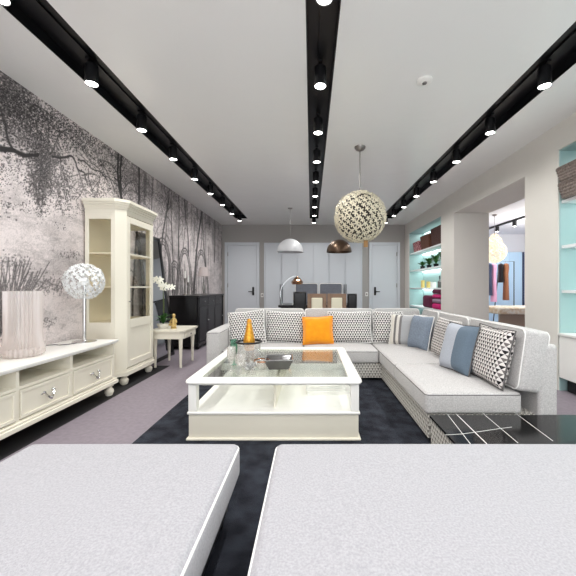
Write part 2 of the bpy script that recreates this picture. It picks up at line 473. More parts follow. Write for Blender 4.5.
    bough([(52, 157), (60, 158), (70, 157), (74, 161), (78, 170), (84, 174), (87, 186)], .013, .008, .9)
    bough([(78, 160), (86, 164), (92, 170), (100, 173), (108, 182)], .009, .006, .85)
    bough([(82, 176), (90, 174), (97, 176)], .008, .006, .8)
    bough([(12, 150), (7, 140), (5, 128), (2, 118), (-4, 100)], .014, .007, .9)
    bough([(29, 112), (33, 106), (40, 110), (46, 120), (54, 130), (62, 134)], .011, .006, .85)
    bough([(34, 106), (45, 112), (52, 118), (62, 126), (72, 134)], .009, .005, .75)
    bough([(100, 160), (108, 176), (114, 190), (118, 198)], .009, .005, .8)
    bough([(114, 178), (120, 184), (124, 196)], .012, .006, .9)
    # grasses and shrubs low on the left
    for k in range(70):
        y0, z0 = w(4 + rng.rand() * 22 - 10, 335); a = PI / 2 + rng.randn() * .35
        stroke([(y0, z0), (y0 + math.cos(a) * .3, z0 + .3), (y0 + math.cos(a) * .7, z0 + .45 + .25 * rng.rand())], .005, .003, .8, .004)
    for px, py, sy, sz, n in ((50, 288, .35, .08, 300), (40, 282, .25, .06, 140), (14, 262, .2, .08, 100), (8, 320, .25, .25, 500), (48, 322, .1, .05, 60), (70, 255, .2, .05, 60)):
        y, z = w(px, py); leaves(y, z, sy, sz, n, .008, .7)
    # tall trunks further along
    for yb, lean, r, d, zb in ((4.95, .15, .03, .8, 0), (5.25, -.1, .022, .7, 0), (5.55, .05, .02, .65, 1.1), (5.9, .3, .03, .75, 1.7), (6.35, 0, .025, .8, 1.1), (6.75, -.12, .03, .75, 1.5), (7.5, .55, .06, .9, 1.05),
                            (7.2, -.2, .03, .7, 1.9), (8.4, -.3, .035, .7, 1.6), (8.0, .1, .03, .6, 2.0), (4.6, .1, .03, .8, 2.1), (4.75, -.2, .03, .85, 2.1), (9.1, .1, .03, .5, 1.9), (6.1, -.05, .02, .6, 1.9), (6.95, .06, .02, .6, 1.9)):
        pts = [(yb + lean * t + .05 * math.sin(5 * t + yb * 7), zb + (3.1 - zb) * t) for t in np.linspace(0, 1, 7)]
        stroke(pts, r, r * .6, min(1, d * 1.25), .012)
        for t in (.45, .65, .85): branch(yb + lean * t, zb + (3.1 - zb) * t, PI / 2 + rng.choice([-1, 1]) * .8, .5, .012, d * .8, 2)
    for k in range(60):
        cy = 4.5 + rng.rand() * 4.4; cz = 3.05 - abs(rng.randn()) * .35
        leaves(cy, cz, .12, .3, 90, .012, .65)
    # pointed ruined arches
    for yc, hw, z0, zt, d in ((5.95, .42, 1.0, 1.98, .62), (7.0, .40, 1.0, 1.92, .62), (8.05, .5, 1.0, 2.0, .6), (6.48, .3, 1.0, 1.6, .5)):
        for o in (0, .05, .11):
            p = []
            for t in np.linspace(-1, 1, 17):
                a = 1 - abs(t); p.append((yc + t * (hw + o), z0 + (zt + o - z0) * (1 - abs(t) ** 2.3)))
            stroke(p, .016, .016, 1.35 * d * (1 if o != .05 else .7), .006)
        for k in range(7):
            y0 = yc - hw + 2 * hw * k / 6
            stroke([(y0, z0), (y0 + rng.randn() * .03, z0 + .5 + .2 * rng.rand())], .016, .010, d * 1.2)
    for k in range(50):
        cy = 5.0 + rng.rand() * 3.7; cz = 1.05 + abs(rng.randn()) * .25
        leaves(cy, cz, .07, .16, 40, .014, .7)
    # tone: pale paper, clouded, with the fine broken lines of an old print
    n1 = fbm(90, 5, 1.6); n2 = fbm(22, 3, 2.6); n3 = fbm(7, 2, 2.0); fine = rng.rand(H, W)
    tone = .89 + .26 * (n1 - .5) + .24 * (n2 - .5) + .14 * (n3 - .5)
    lines = (np.abs(fbm(6, 2, 3.2) - .5) < .03) | (np.abs(fbm(9, 2, 3.0) - .52) < .025)
    tone -= .07 * lines * np.clip(1.3 - np.abs(zz - 1.3) * .6, .3, 1)
    tone -= .14 * (fine - .5)
    far = np.clip((yy - 4.4) / 1.0, 0, 1)
    streak = fbm(9, 3, .35) if False else vn(6, 60) * .6 + vn(14, 90) * .4
    tone -= far * (.62 * np.clip(streak - .46, 0, 1) + .0) * np.clip(1.2 - np.clip((yy - 7.9) / 1.2, 0, 1) * np.clip((2.2 - zz) / .5, 0, 1), .1, 1)
    canopy = np.clip((zz - 2.45 + .5 * (n2 - .5)) / .5, 0, 1)
    tone -= canopy * np.clip((n2 - .45) * .4, 0, .08)
    near_l = np.clip((3.4 - yy) / 1.2, 0, 1)
    speck = (fine > .88 - .22 * canopy - .10 * near_l) & (n2 + .12 * near_l + .10 * canopy > .56) & (zz > 1.95 + .6 * (n1 - .5))
    D = np.maximum(D * (1 - .25 * far), speck * .85)
    tone = np.clip(tone, .12, .95)
    paper = np.stack([tone * .940, tone * .900, tone * .896], -1)
    ink = np.array([.12, .115, .12])
    rgb = paper * (1 - D[..., None] * .94) + ink * D[..., None] * .94
    rgb = np.where(rgb <= .04045, rgb / 12.92, ((rgb + .055) / 1.055) ** 2.4)
    # grid of vertices
    gy = np.linspace(Y0, Y1, W); gz = np.linspace(0, ZC, H)
    Yg, Zg = np.meshgrid(gy, gz)
    co = np.stack([np.full_like(Yg, XL), Yg, Zg], -1).reshape(-1, 3)
    idx = np.arange(H * W).reshape(H, W)
    quads = np.stack([idx[:-1, :-1], idx[:-1, 1:], idx[1:, 1:], idx[1:, :-1]], -1).reshape(-1, 4)
    base = len(co)
    extra = np.array([[XL - .12, Y0, 0], [XL - .12, Y1, 0], [XL - .12, Y1, ZC], [XL - .12, Y0, ZC]])
    co = np.concatenate([co, extra])
    me = bpy.data.meshes.new('wall_left')
    me.from_pydata([], [], [])
    eq = np.array([[base, base + 3, base + 2, base + 1]])
    quads = np.concatenate([quads, eq])
    me.vertices.add(len(co)); me.vertices.foreach_set('co', co.ravel())
    me.loops.add(quads.size); me.loops.foreach_set('vertex_index', quads.ravel().astype(np.int32))
    me.polygons.add(len(quads)); me.polygons.foreach_set('loop_start', np.arange(0, quads.size, 4, dtype=np.int32))
    me.update(calc_edges=True); me.validate()
    ca = me.color_attributes.new('dye', 'FLOAT_COLOR', 'POINT')
    buf = np.ones((len(co), 4)); buf[:base, :3] = rgb.reshape(-1, 3); buf[base:, :3] = .5
    ca.data.foreach_set('color', buf.ravel().astype(np.float32))
    m, nt, N, L, P = newmat('mural_wallpaper')
    at = N.new('ShaderNodeVertexColor'); at.layer_name = 'dye'
    L.new(at.outputs['Color'], P.inputs['Base Color']); P.inputs['Roughness'].default_value = .7; P.inputs['Specular IOR Level'].default_value = .3
    me.materials.append(m)
    o = bpy.data.objects.new('wall_left', me); C.objects.link(o); o['kind'] = 'structure'
wallpaper()

# ---- back wall, right wall with its opening and two shelved niches
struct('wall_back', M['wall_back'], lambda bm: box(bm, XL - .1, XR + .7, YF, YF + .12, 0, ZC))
XT = 3.57; XN = 3.29
NB = (0.95, 3.776, 0, 2.79); OP = (4.36, 6.52, 2.68); NF = (7.175, 9.52, 0, 2.77)
def f_right(bm):
    box(bm, XR, XT, YB, NB[0], 0, ZC); box(bm, XR, XT, NB[1], OP[0], 0, ZC)
    box(bm, XR, XT, OP[1], NF[0], 0, ZC); box(bm, XR, XT, NF[1], YF, 0, ZC)
    box(bm, XR, XT, NB[0], NB[1], NB[3], ZC); box(bm, XR, XT, OP[0], OP[1], OP[2], ZC); box(bm, XR, XT, NF[0], NF[1], NF[3], ZC)
    box(bm, XN, XT, NB[0], NB[1], 0, NB[3]); box(bm, XN, XT, NF[0], NF[1], 0, NF[3])
struct('wall_right', M['wall'], f_right)
for i, n in enumerate((NB, NF)):
    def f_lin(bm, n=n):
        t = .012
        box(bm, XN - t, XN - .001, n[0], n[1], n[2], n[3])
        box(bm, XR + .015, XN - t, n[0] + .001, n[0] + t, n[2], n[3]); box(bm, XR + .015, XN - t, n[1] - t, n[1] - .001, n[2], n[3])
        box(bm, XR + .015, XN - t, n[0] + t, n[1] - t, n[3] - t, n[3] - .001)
    struct('trim_%d' % (i + 4), M['aqua'], f_lin)

def shelf(y0, y1, z, label, group):
    t = thing('wall_shelf', label, 'shelf', ((XR + XN) / 2, (y0 + y1) / 2, z), group=group)
    L0 = t.location
    mk('shelf_board', M['whiteshelf'], lambda bm: box(bm, XR + .03, XN - .013, y0 + .013, y1 - .013, z - .035, z, .003), t, L0)
    mk('light_strip', M['led'], lambda bm: box(bm, XN - .05, XN - .03, y0 + .05, y1 - .05, z - .044, z - .036), t, L0)
    return t
for z, lb in ((2.20, 'topmost white lit shelf in the large aqua niche at right'), (1.68, 'middle white lit shelf in the large aqua niche at right'), (1.165, 'lowest white lit shelf in the large aqua niche at right')):
    shelf(NB[0], NB[1], z, lb, 'lit shelves in the large aqua niche')
for z, lb in ((2.176, 'highest white shelf in the far aqua niche, holding wicker baskets'), (1.68, 'white shelf in the far aqua niche, holding green plants'), (1.18, 'white shelf in the far aqua niche, holding bottles and candles'),
              (0.68, 'lowest white shelf in the far aqua niche, holding magenta cushions')):
    shelf(NF[0], NF[1], z, lb, 'lit shelves in the far aqua niche')

# ---- doors and built-in wardrobe on the back wall
def room_door(n, x0, x1, zt, hx, side):
    y = YF
    d = struct('door_%d' % n, M['door'], lambda bm: (box(bm, x0, x1, y - .03, y - .001, 0, zt, .004)))
    def fr(bm):
        box(bm, x0 - .09, x0 - .006, y - .045, y - .001, 0, zt + .09, .006); box(bm, x1 + .006, x1 + .09, y - .045, y - .001, 0, zt + .09, .006)
        box(bm, x0 - .006, x1 + .006, y - .045, y - .001, zt + .006, zt + .09, .006)
    mk('door_frame', M['door'], fr, d)
    def hd(bm):
        box(bm, hx - .03, hx + .03, y - .042, y - .03, .95, 1.2, .004); cyl(bm, (hx, y - .04, 1.06), (hx, y - .085, 1.06), .012)
        box(bm, min(hx, hx + side * .14), max(hx, hx + side * .14), y - .095, y - .075, 1.045, 1.072, .004); ball(bm, (hx, y - .046, .98), .014, n=6)
    mk('handle', M['black'], hd, d)
    def hg(bm):
        xh = x0 + .01 if hx > (x0 + x1) / 2 else x1 - .01
        for z in (.35, 1.25, 2.2): box(bm, xh - .012, xh + .012, y - .052, y - .046, z - .06, z + .06, .002)
    mk('hinges', M['steel'], hg, d)
room_door(1, -2.54, -1.66, 2.47, -1.76, -1)
room_door(2, 1.86, 2.62, 2.47, 1.95, 1)
wd = thing('built_in_wardrobe', 'wide pale grey built-in wardrobe with tall flush doors behind the dining table', 'wardrobe', (0.1, YF - .05, 0))
x0, x1 = -1.42, 1.55
def wf(bm):
    box(bm, x0, x1, YF - .08, YF - .002, 0, 2.54); 
    box(bm, x0, x0 + .04, YF - .11, YF - .08, 0, 2.54, .003); box(bm, x1 - .04, x1, YF - .11, YF - .08, 0, 2.54, .003); box(bm, x0 + .04, x1 - .04, YF - .11, YF - .08, 2.50, 2.54, .003)
mk('carcass', M['door'], wf, wd, wd.location)
dw = (x1 - x0 - .08) / 6
for k in range(6):
    a = x0 + .04 + k * dw
    d = mk('door', M['door'], lambda bm: box(bm, a + .007, a + dw - .007, YF - .105, YF - .082, .05, 2.495, .003), wd, wd.location)
    hx = a + dw - .03 if k % 2 == 0 else a + .03
    mk('handle', M['black'], lambda bm: (box(bm, hx - .009, hx + .009, YF - .14, YF - .125, .55, 1.28, .003), box(bm, hx - .006, hx + .006, YF - .126, YF - .1, .6, .63), box(bm, hx - .006, hx + .006, YF - .126, YF - .1, 1.2, 1.23)), d, wd.location)
def switchplate(x, z, label):
    t = thing('light_switch', label, 'light switch', (x, YF - .002, z))
    mk('plate', M['white'], lambda bm: box(bm, -.04, .04, -.012, 0, -.06, .06, .004), t); mk('rocker', M['steel'], lambda bm: box(bm, -.02, .02, -.018, -.012, -.03, .03, .003), t)
switchplate(-1.49, .95, 'small wall switch between the left door and the wardrobe')
switchplate(1.70, .98, 'small wall switch between the wardrobe and the right door')

# ------------------------------------------------------------------ ceiling spotlights
def make_spot(label):
    t = thing('ceiling_spotlight', label, 'spotlight', (0, 0, ZC + REC - .018), group='black spotlights in the ceiling channels')
    mk('bracket', M['black'], lambda bm: (box(bm, -.018, .018, -.06, .06, -.02, 0, .003), cyl(bm, (0, 0, -.02), (0, 0, -.05), .012)), t)
    mk('body', M['black'], lambda bm: lathe(bm, [(.012, -.035), (.050, -.04), (.053, -.05), (.053, -.205), (.050, -.205), (.048, -.19), (.001, -.19)], n=24, cap=False), t)
    mk('lens', M['lens'], lambda bm: lathe(bm, [(.047, -.195), (.046, -.201), (.02, -.203), (.002, -.203)], n=24), t)
    return t
SPOT_Y = [2.0 + .873 * k for k in range(9)]
ords = ['nearest', 'second', 'third', 'fourth', 'fifth', 'sixth', 'seventh', 'eighth', 'farthest']
proto = None
lamp = bpy.data.lights.new('spotlight_beam', 'SPOT'); lamp.energy = 27; lamp.spot_size = math.radians(168); lamp.spot_blend = 1.0; lamp.shadow_soft_size = .05; lamp.color = (1, .985, .965)
def beam(x, y):
    l = bpy.data.objects.new('spotlight_beam', lamp); C.objects.link(l); l.location = (x, y, ZC + REC - .018 - .22); return l
for (a, b), nm in zip(CH, ('left', 'middle', 'right')):
    xm = (a + b) / 2
    for y, od in zip([2.0 + .84 * k for k in range(9)] if nm == 'left' else SPOT_Y, ords):
        lb = '%s black cylinder spotlight from the camera in the %s ceiling channel' % (od, nm) if od not in ('nearest', 'farthest') else '%s lit black cylinder spotlight in the %s ceiling channel' % (od, nm)
        if proto is None: proto = make_spot(lb); t = proto
        else: t = dup(proto, lb, (0, 0, 0))
        t.location = (xm, y, ZC + REC - .018)
        beam(xm, y)
    for y in (1.127, .254, -.62, -1.5): beam(xm, y)

sd = thing('smoke_detector', 'small round white smoke detector on the ceiling right of the middle channel', 'smoke detector', (1.04, 2.975, ZC))
mk('base', M['white'], lambda bm: lathe(bm, [(.068, 0), (.068, -.014), (.055, -.022), (.03, -.026)], n=24), sd)
mk('sensor', M['steel'], lambda bm: lathe(bm, [(.02, -.025), (.018, -.036), (.001, -.037)], n=20), sd)

# ------------------------------------------------------------------ rug
solo('area_rug', 'dark navy-grey shaggy rug under the coffee table and sofa', 'rug', M['rug'], lambda bm: box(bm, -1.36, 1.6, .3, 4.6, .001, .014, .004), (0, 2.4, 0), world=True)
RZ = .014

# ------------------------------------------------------------------ ottomans in front
def ottoman(x0, x1, y0, y1, label):
    L0 = ((x0 + x1) / 2, (y0 + y1) / 2, RZ)
    t = thing('ottoman', label, 'ottoman', L0, group='pale ottomans in the foreground')
    c = mk('cushion', M['fabric_pouf'], lambda bm: softbox(bm, x0, x1, y0, y1, .22, .395, .035, .012, .006, 12), t, L0)
    mk('piping', M['piping'], lambda bm: tube(bm, ring_path(x0 + .004, x1 - .004, y0 + .004, y1 - .004, .376, .04), .0055, 8, True), c, L0)
    mk('base', M['blacklacquer'], lambda bm: softbox(bm, x0 + .05, x1 - .05, y0 + .05, y1 - .05, .07, .222, .02, 0, 0, 6), t, L0)
    for sx in (x0 + .09, x1 - .09):
        for sy in (y0 + .09, y1 - .09):
            mk('foot', M['black'], lambda bm: cyl(bm, (sx, sy, RZ), (sx, sy, .072), .022, .028), t, L0)
ottoman(-1.45, -.365, .52, 1.69, 'pale grey fabric ottoman at front left with white piping')
ottoman(-.18, 1.52, .52, 1.69, 'wide white fabric ottoman at front right beside the black glass table')

# ------------------------------------------------------------------ corner sofa
SB, ST = .235, .40       # cushion underside and top
sofa_loc = (0.4, 4.3, RZ)
sofa = thing('corner_sofa', 'large pale grey L-shaped corner sofa with patterned plinth', 'sofa', sofa_loc)
def sp(name, m, fn, parent=None): return mk(name, m, fn, parent or sofa, sofa_loc)
XS, YS = .86, 4.08
def f_pl(bm):
    box(bm, -1.13, .9, YS + .03, 5.06, .05, SB, .006); box(bm, XS + .03, 1.84, 2.47, 5.06, .05, SB, .006)
sp('plinth', M['plinth_fabric'], f_pl)
def f_ft(bm):
    for x, y in ((-1.0, 4.25), (-1.0, 4.95), (.2, 4.25), (.2, 4.95), (1.0, 2.65), (1.75, 2.65), (1.0, 3.7), (1.75, 3.7), (1.75, 4.95)): box(bm, x - .03, x + .03, y - .03, y + .03, RZ, .052)
for x, y in ((-1.0, 4.25), (-1.0, 4.95), (.2, 4.25), (.2, 4.95), (1.0, 2.65), (1.75, 2.65), (1.0, 3.7), (1.75, 3.7), (1.75, 4.95)):
    sp('foot', M['black'], lambda bm: box(bm, x - .03, x + .03, y - .03, y + .03, RZ, .052))
arm = sp('arm', M['fabric'], lambda bm: softbox(bm, -1.30, -1.13, 4.02, 5.06, .05, .645, .03, .01, .004, 6))
sp('piping', M['darkpiping'], lambda bm: tube(bm, ring_path(-1.296, -1.134, 4.024, 5.056, .628, .03), .004, 6, True), arm)
sp('back_frame', M['fabric'], lambda bm: softbox(bm, -1.13, 1.845, 4.93, 5.07, .05, .77, .03, 0, 0, 6))
sp('back_frame', M['fabric'], lambda bm: softbox(bm, 1.70, 1.845, 2.42, 4.93, .05, .77, .03, 0, 0, 6))
def seat(x0, x1, y0, y1):
    s = sp('seat_cushion', M['fabric'], lambda bm: softbox(bm, x0 + .004, x1 - .004, y0 + .004, y1 - .004, SB + .002, ST, .028, .022, .004, 9))
    sp('piping', M['darkpiping'], lambda bm: tube(bm, ring_path(x0 + .006, x1 - .006, y0 + .006, y1 - .006, ST - .017, .03), .004, 6, True), s)
seat(-1.13, -.1, YS, 4.80); seat(-.1, XS, YS, 4.80); seat(XS, 1.60, 3.377, 4.80); seat(XS, 1.60, 2.446, 3.377)
def backc(w, loc, rz, h=.47, t=.19, lean=-.14):
    """leaning back cushion, width along its own x"""
    R = Matrix.Translation(loc) @ Matrix.Rotation(rz, 4, 'Z') @ Matrix.Rotation(lean, 4, 'X')
    def fn(bm):
        softbox(bm, -w / 2, w / 2, -t / 2, t / 2, 0, h, .034, .008, .012, 9); bmesh.ops.transform(bm, matrix=R, verts=bm.verts)
    c = sp('back_cushion', M['fabric'], fn)
    def fp(bm):
        e = .006; pts = [R @ Vector((x, -t / 2 + .004, z)) for x, z, _ in [(a, b, 0) for a, b, _ in [(p[0], p[1] + 0, 0) for p in ring_path(-w / 2 + e, w / 2 - e, e, h - e, 0, .05)]]]
        tube(bm, pts, .005, 6, True)
        pts = [R @ Vector((p[0], t / 2 - .004, p[1])) for p in ring_path(-w / 2 + e, w / 2 - e, e, h - e, 0, .05)]
        tube(bm, pts, .005, 6, True)
    sp('piping', M['piping'], fp, c)
for xa, xb in ((-1.12, -.1), (-.1, .92), (.92, 1.60)): backc(xb - xa - .01, ((xa + xb) / 2, 4.80, ST + .008), 0)
for ya, yb in ((2.42, 3.30), (3.30, 4.08), (4.08, 4.68)): backc(yb - ya - .01, (1.635, (ya + yb) / 2, ST + .008), -PI / 2)

# the low black glass table at the sofa's open end
TX0, TX1, TY0, TY1, TZ = .875, 2.3, 1.78, 2.40, .255
el = (1.5, 2.1, 0)
et = thing('end_table', 'low black glossy glass table with pale lines at the sofa end', 'table', el)
mk('plinth', M['plinth_fabric'], lambda bm: box(bm, TX0 + .01, TX1 - .02, TY0 + .02, TY1, .03, TZ - .02, .004), et, el)
def f_et(bm):
    box(bm, TX0, TX1, TY0, TY1 + .005, TZ - .019, TZ, .003)
mk('glass_top', M['blackgloss'], f_et, et, el)
def f_in(bm):
    z = TZ + .0006
    def line(a, b, w):
        a, b = Vector((*a, z)), Vector((*b, z)); s = (b - a).cross(Vector((0, 0, 1))).normalized() * w
        vs = [bm.verts.new(p) for p in (a - s, b - s, b + s, a + s)]; lo = [bm.verts.new(v.co - Vector((0, 0, .001))) for v in vs]
        bm.faces.new(vs); bm.faces.new(lo[::-1])
        for i in range(4): bm.faces.new((vs[i], lo[i], lo[(i + 1) % 4], vs[(i + 1) % 4]))
    def tp(px, py):
        Y = (1.2 - TZ) * 325 / (py - 287); return ((px - 311) / 325 * Y, Y)
    for a, b, w in (((447, 413.8), (472, 446), .0022), ((456, 413.8), (489, 446), .0032), ((482, 412.6), (518, 443), .0022), ((514.5, 412.5), (553, 441), .0022)):
        line(tp(*a), tp(*b), w)
    arc = [tp(444, 435), tp(462, 434), tp(480, 431.5), tp(497, 429), tp(512, 427)]
    for a, b in zip(arc[:-1], arc[1:]): line(a, b, .0024)
mk('linework', M['tableline'], f_in, et, el)  # thin pale strips on the black table top
for x in (TX0 + .1, TX1 - .1):
    for y in (TY0 + .1, TY1 - .1): mk('foot', M['black'], lambda bm: box(bm, x - .03, x + .03, y - .03, y + .03, RZ if x < 1.6 else 0, .032), et, el)

# ------------------------------------------------------------------ scatter cushions on the sofa
def cushion(m, label, w, h, t, loc, rz, lean=-.2, roll=0, edge=None, group='scatter cushions on the corner sofa'):
    o = thing('scatter_cushion', label, 'cushion', loc, group=group)
    o.rotation_mode = 'XYZ'
    o.rotation_euler = (Matrix.Rotation(rz, 3, 'Z') @ Matrix.Rotation(lean, 3, 'X') @ Matrix.Rotation(roll, 3, 'Y')).to_euler()
    b = mk('cover', m, lambda bm: pillow(bm, w, h, t), o, planar=True)
    mk('piping', edge or M['piping'], lambda bm: tube(bm, pillow_edge(w, h), .006, 6, True), o)
    return o
Zs = ST + .016
cushion(M['pattern'], 'black and white triangle-patterned cushion leaning in the left corner by the arm', .50, .47, .13, (-.86, 4.42, Zs), .05, -.32, -.10)
cushion(M['pattern'], 'black and white triangle-patterned cushion left of the orange cushion', .56, .44, .13, (-.38, 4.57, Zs), 0, -.2, .05)
cushion(M['orange'], 'bright orange velvet cushion in the middle of the sofa', .42, .38, .14, (.10, 4.46, Zs), -.05, -.24, -.04, edge=M['orange'])
cushion(M['pattern'], 'black and white triangle-patterned cushion right of the orange cushion', .62, .44, .13, (.55, 4.57, Zs), .02, -.2)
cushion(M['pattern'], 'narrow triangle-patterned cushion in the sofa corner beside the cream-banded cushion', .42, .44, .13, (1.08, 4.57, Zs), -.2, -.2)
cushion(M['greyband'], 'grey cushion with a cream ornamented band in the sofa corner', .48, .42, .15, (1.27, 4.33, Zs), -.55, -.28)
cushion(M['blue'], 'dusty blue cushion between the cream-banded grey and triangle-patterned cushions', .36, .43, .15, (1.34, 4.10, Zs), -1.15, -.25)
cushion(M['pattern_big'], 'triangle-patterned cushion between the dusty blue and the grey-and-denim cushions', .60, .43, .13, (1.455, 3.64, Zs), -PI / 2, -.22)
cushion(M['denim'], 'two-tone light grey and denim blue cushion on the near right seat', .43, .45, .16, (1.325, 3.03, Zs), -1.38, -.26, edge=M['darkpiping'])
cushion(M['pattern_big'], 'triangle-patterned cushion nearest the black glass table', .52, .46, .14, (1.45, 2.72, Zs), -PI / 2, -.22, edge=M['darkpiping'])

# ------------------------------------------------------------------ coffee table
cl = (-.3, 3.2, RZ)
ct = thing('coffee_table', 'large square white display coffee table with glass top on the dark rug', 'coffee table', cl)
ax0, ax1, ay0, ay1 = -.958, .380, 2.505, 3.86
BZ = .235; TT = .485
def cp(name, m, fn, parent=None): return mk(name, m, fn, parent or ct, cl)
def rr(bm, x0, x1, y0, y1, z0, z1, r=.012): box(bm, x0, x1, y0, y1, z0, z1, r, 3)
def f_body(bm):
    w = .03
    box(bm, ax0 + .012, ax1 - .012, ay0 + .012, ay0 + w, .03, BZ - .02); box(bm, ax0 + .012, ax1 - .012, ay1 - w, ay1 - .012, .03, BZ - .02)
    box(bm, ax0 + .012, ax0 + w, ay0 + w, ay1 - w, .03, BZ - .02); box(bm, ax1 - w, ax1 - .012, ay0 + w, ay1 - w, .03, BZ - .02)
cp('body', M['cream'], f_body)
def skirt(bm, z0, z1, o):
    box(bm, ax0 - o, ax1 + o, ay0 - o, ay0 + .03, z0, z1, .008, 3); box(bm, ax0 - o, ax1 + o, ay1 - .03, ay1 + o, z0, z1, .008, 3)
    box(bm, ax0 - o, ax0 + .03, ay0 + .03, ay1 - .03, z0, z1, .008, 3); box(bm, ax1 - .03, ax1 + o, ay0 + .03, ay1 - .03, z0, z1, .008, 3)
cp('base_moulding', M['cream'], lambda bm: skirt(bm, RZ, .034, .006))
cp('shelf_board', M['white'], lambda bm: box(bm, ax0 + .0, ax1 - .0, ay0 + .0, ay1 - .0, BZ - .022, BZ, .008, 3))
for sx in (ax0 + .04, ax1 - .04):
    for sy in (ay0 + .04, ay1 - .04):
        cp('post', M['white'], lambda bm: box(bm, sx - .032, sx + .032, sy - .032, sy + .032, BZ, TT - .04, .006))
cp('divider', M['cream'], lambda bm: box(bm, -.30, -.282, ay0 + .1, ay1 - .1, BZ, TT - .045, .002))
cp('cross_rail', M['white'], lambda bm: (box(bm, ax0 + .07, -.302, 3.20, 3.225, TT - .10, TT - .045), box(bm, -.28, ax1 - .07, 3.20, 3.225, TT - .10, TT - .045)))
def f_topf(bm):
    o, w = .018, .10; z0, z1 = TT - .042, TT
    outer = ring_path(ax0 - o, ax1 + o, ay0 - o, ay1 + o, 0, .05, 6)
    n = len(outer)
    def ring(off, z, sharp=False):
        return [bm.verts.new((p[0], p[1], z)) for p in ring_path(ax0 - o + off, ax1 + o - off, ay0 - o + off, ay1 + o - off, 0, max(.05 - off * .5, .006), 6)]
    R = [ring(w, z0), ring(.02, z0), ring(.006, z0 + .008), ring(0, z0 + .02), ring(.004, z1 - .008), ring(.014, z1), ring(w - .006, z1), ring(w, z1 - .006), ring(w, z0)]
    for a, b in zip(R[:-1], R[1:]):
        for k in range(n): bm.faces.new((a[k], a[(k + 1) % n], b[(k + 1) % n], b[k]))
cp('top_frame', M['white'], f_topf)
cp('glass_top', M['tableglass'], lambda bm: box(bm, ax0 + .083, ax1 - .083, ay0 + .083, ay1 - .083, TT - .016, TT - .008))
GZ = TT - .008
# magazines lying on the lower shelf
bk = [('white hardback book at the bottom of the stack inside the coffee table', .24, .40), ('pale grey book in the middle of the stack inside the coffee table', .22, .36), ('thin white magazine on top of the stack inside the coffee table', .21, .33)]
z = BZ
for i, (lb, dx, dy) in enumerate(bk):
    hh = (.028, .024, .012)[i]
    t = thing('book', lb, 'book', (.16 - .02 * i, 3.02 + .02 * i, z), (0, 0, (.03, -.06, .1)[i]), group='books stacked inside the coffee table')
    mk('cover', M['greycover'] if i == 1 else M['paper'], lambda bm: (box(bm, -dy / 2, dy / 2, -dx / 2, dx / 2, 0, .003), box(bm, -dy / 2, dy / 2, -dx / 2, dx / 2, hh - .003, hh), box(bm, -dy / 2, -dy / 2 + .003, -dx / 2, dx / 2, .003, hh - .003)), t)
    mk('pages', M['paper'], lambda bm: box(bm, -dy / 2 + .003, dy / 2 - .005, -dx / 2 + .005, dx / 2 - .005, .003, hh - .003), t)
    z += hh

# ---- crystal, bucket and bottle on the glass
def place(px, Y): return ((px - 311) / 325 * Y, Y, GZ)
bl = place(249, 2.95)
b = thing('ice_bucket', 'crystal ice bucket with black rim holding a gold-foiled bottle', 'ice bucket', bl)
mk('bowl', M['cutglass'], lambda bm: lathe(bm, [(.001, .001), (.07, .001), (.076, .01), (.090, .09), (.096, .095), (.108, .215), (.110, .22), (.102, .22), (.086, .1), (.064, .02), (.001, .016)], n=14, cap=False), b, sharp=15)
mk('rim', M['black'], lambda bm: lathe(bm, [(.102, .218), (.117, .22), (.119, .228), (.115, .235), (.104, .234), (.102, .218)], n=28, cap=False), b)
bt = thing('champagne_bottle', 'bottle with golden foil neck standing in the crystal ice bucket', 'bottle', (bl[0] + .002, bl[1], bl[2] + .017))
mk('glass_body', mat('amber_glass', (120, 84, 40), .1, trans=.4), lambda bm: lathe(bm, [(.001, 0), (.042, 0), (.044, .01), (.044, .13), (.036, .17), (.026, .195), (.026, .2)], n=20), bt)
mk('foil', M['gold'], lambda bm: lathe(bm, [(.0445, .135), (.052, .20), (.050, .235), (.040, .28), (.030, .33), (.023, .37), (.024, .374), (.024, .39), (.018, .41), (.008, .418), (.001, .419)], n=20), bt)
mk('cork_wire', M['steel'], lambda bm: tube(bm, [(math.cos(a) * .0245, math.sin(a) * .0245, .382) for a in [2 * PI * k / 12 for k in range(12)]], .0016, 5, True), bt)
def goblet(px, Y, h, r, label, m='crystal'):
    t = thing('goblet', label, 'glass', place(px, Y), group='crystal glasses on the coffee table')
    mk('foot', M[m], lambda bm: lathe(bm, [(.001, 0), (r * .8, 0), (r * .8, .004), (.008, .014), (.006, h * .32)], n=18), t)
    mk('bowl', M[m], lambda bm: lathe(bm, [(.006, h * .32), (r * .75, h * .44), (r, h * .66), (r * .9, h), (r * .86, h), (r * .94, h * .66), (r * .68, h * .47), (.001, h * .38)], n=18, cap=False), t)
goblet(231.5, 2.80, .21, .038, 'crystal goblet at the far left of the glasses on the coffee table')
goblet(241, 2.70, .17, .042, 'crystal goblet in front of the ice bucket, left of the faceted candle holder')
goblet(234, 3.02, .235, .034, 'greenish crystal goblet behind the leftmost goblet', 'greenglass')
cs = thing('crystal_candle_holder', 'spiky faceted crystal candle holder in front of the ice bucket', 'candle holder', place(251, 2.70))
def spikes(bm):
    rng = random.Random(3)
    for k in range(26):
        a = rng.uniform(0, 2 * PI); e = rng.uniform(-.1, 1.1); d = Vector((math.cos(a) * math.cos(e), math.sin(a) * math.cos(e), math.sin(e)))
        p = Vector((0, 0, .045)); q = p + d * rng.uniform(.05, .085); q.z = max(q.z, .006); tube(bm, [p, p + (q - p) * .7, q], .012, 5, taper=[.5, 1, .15])
mk('facets', M['cutglass'], spikes, cs)
mk('base', M['crystal'], lambda bm: lathe(bm, [(.001, 0), (.04, 0), (.04, .006), (.015, .02), (.012, .045)], n=16), cs)
rg = thing('rose_gold_ring_bowl', 'rose gold and clear glass bowl beside the smoky square dish', 'bowl', place(262, 2.86))
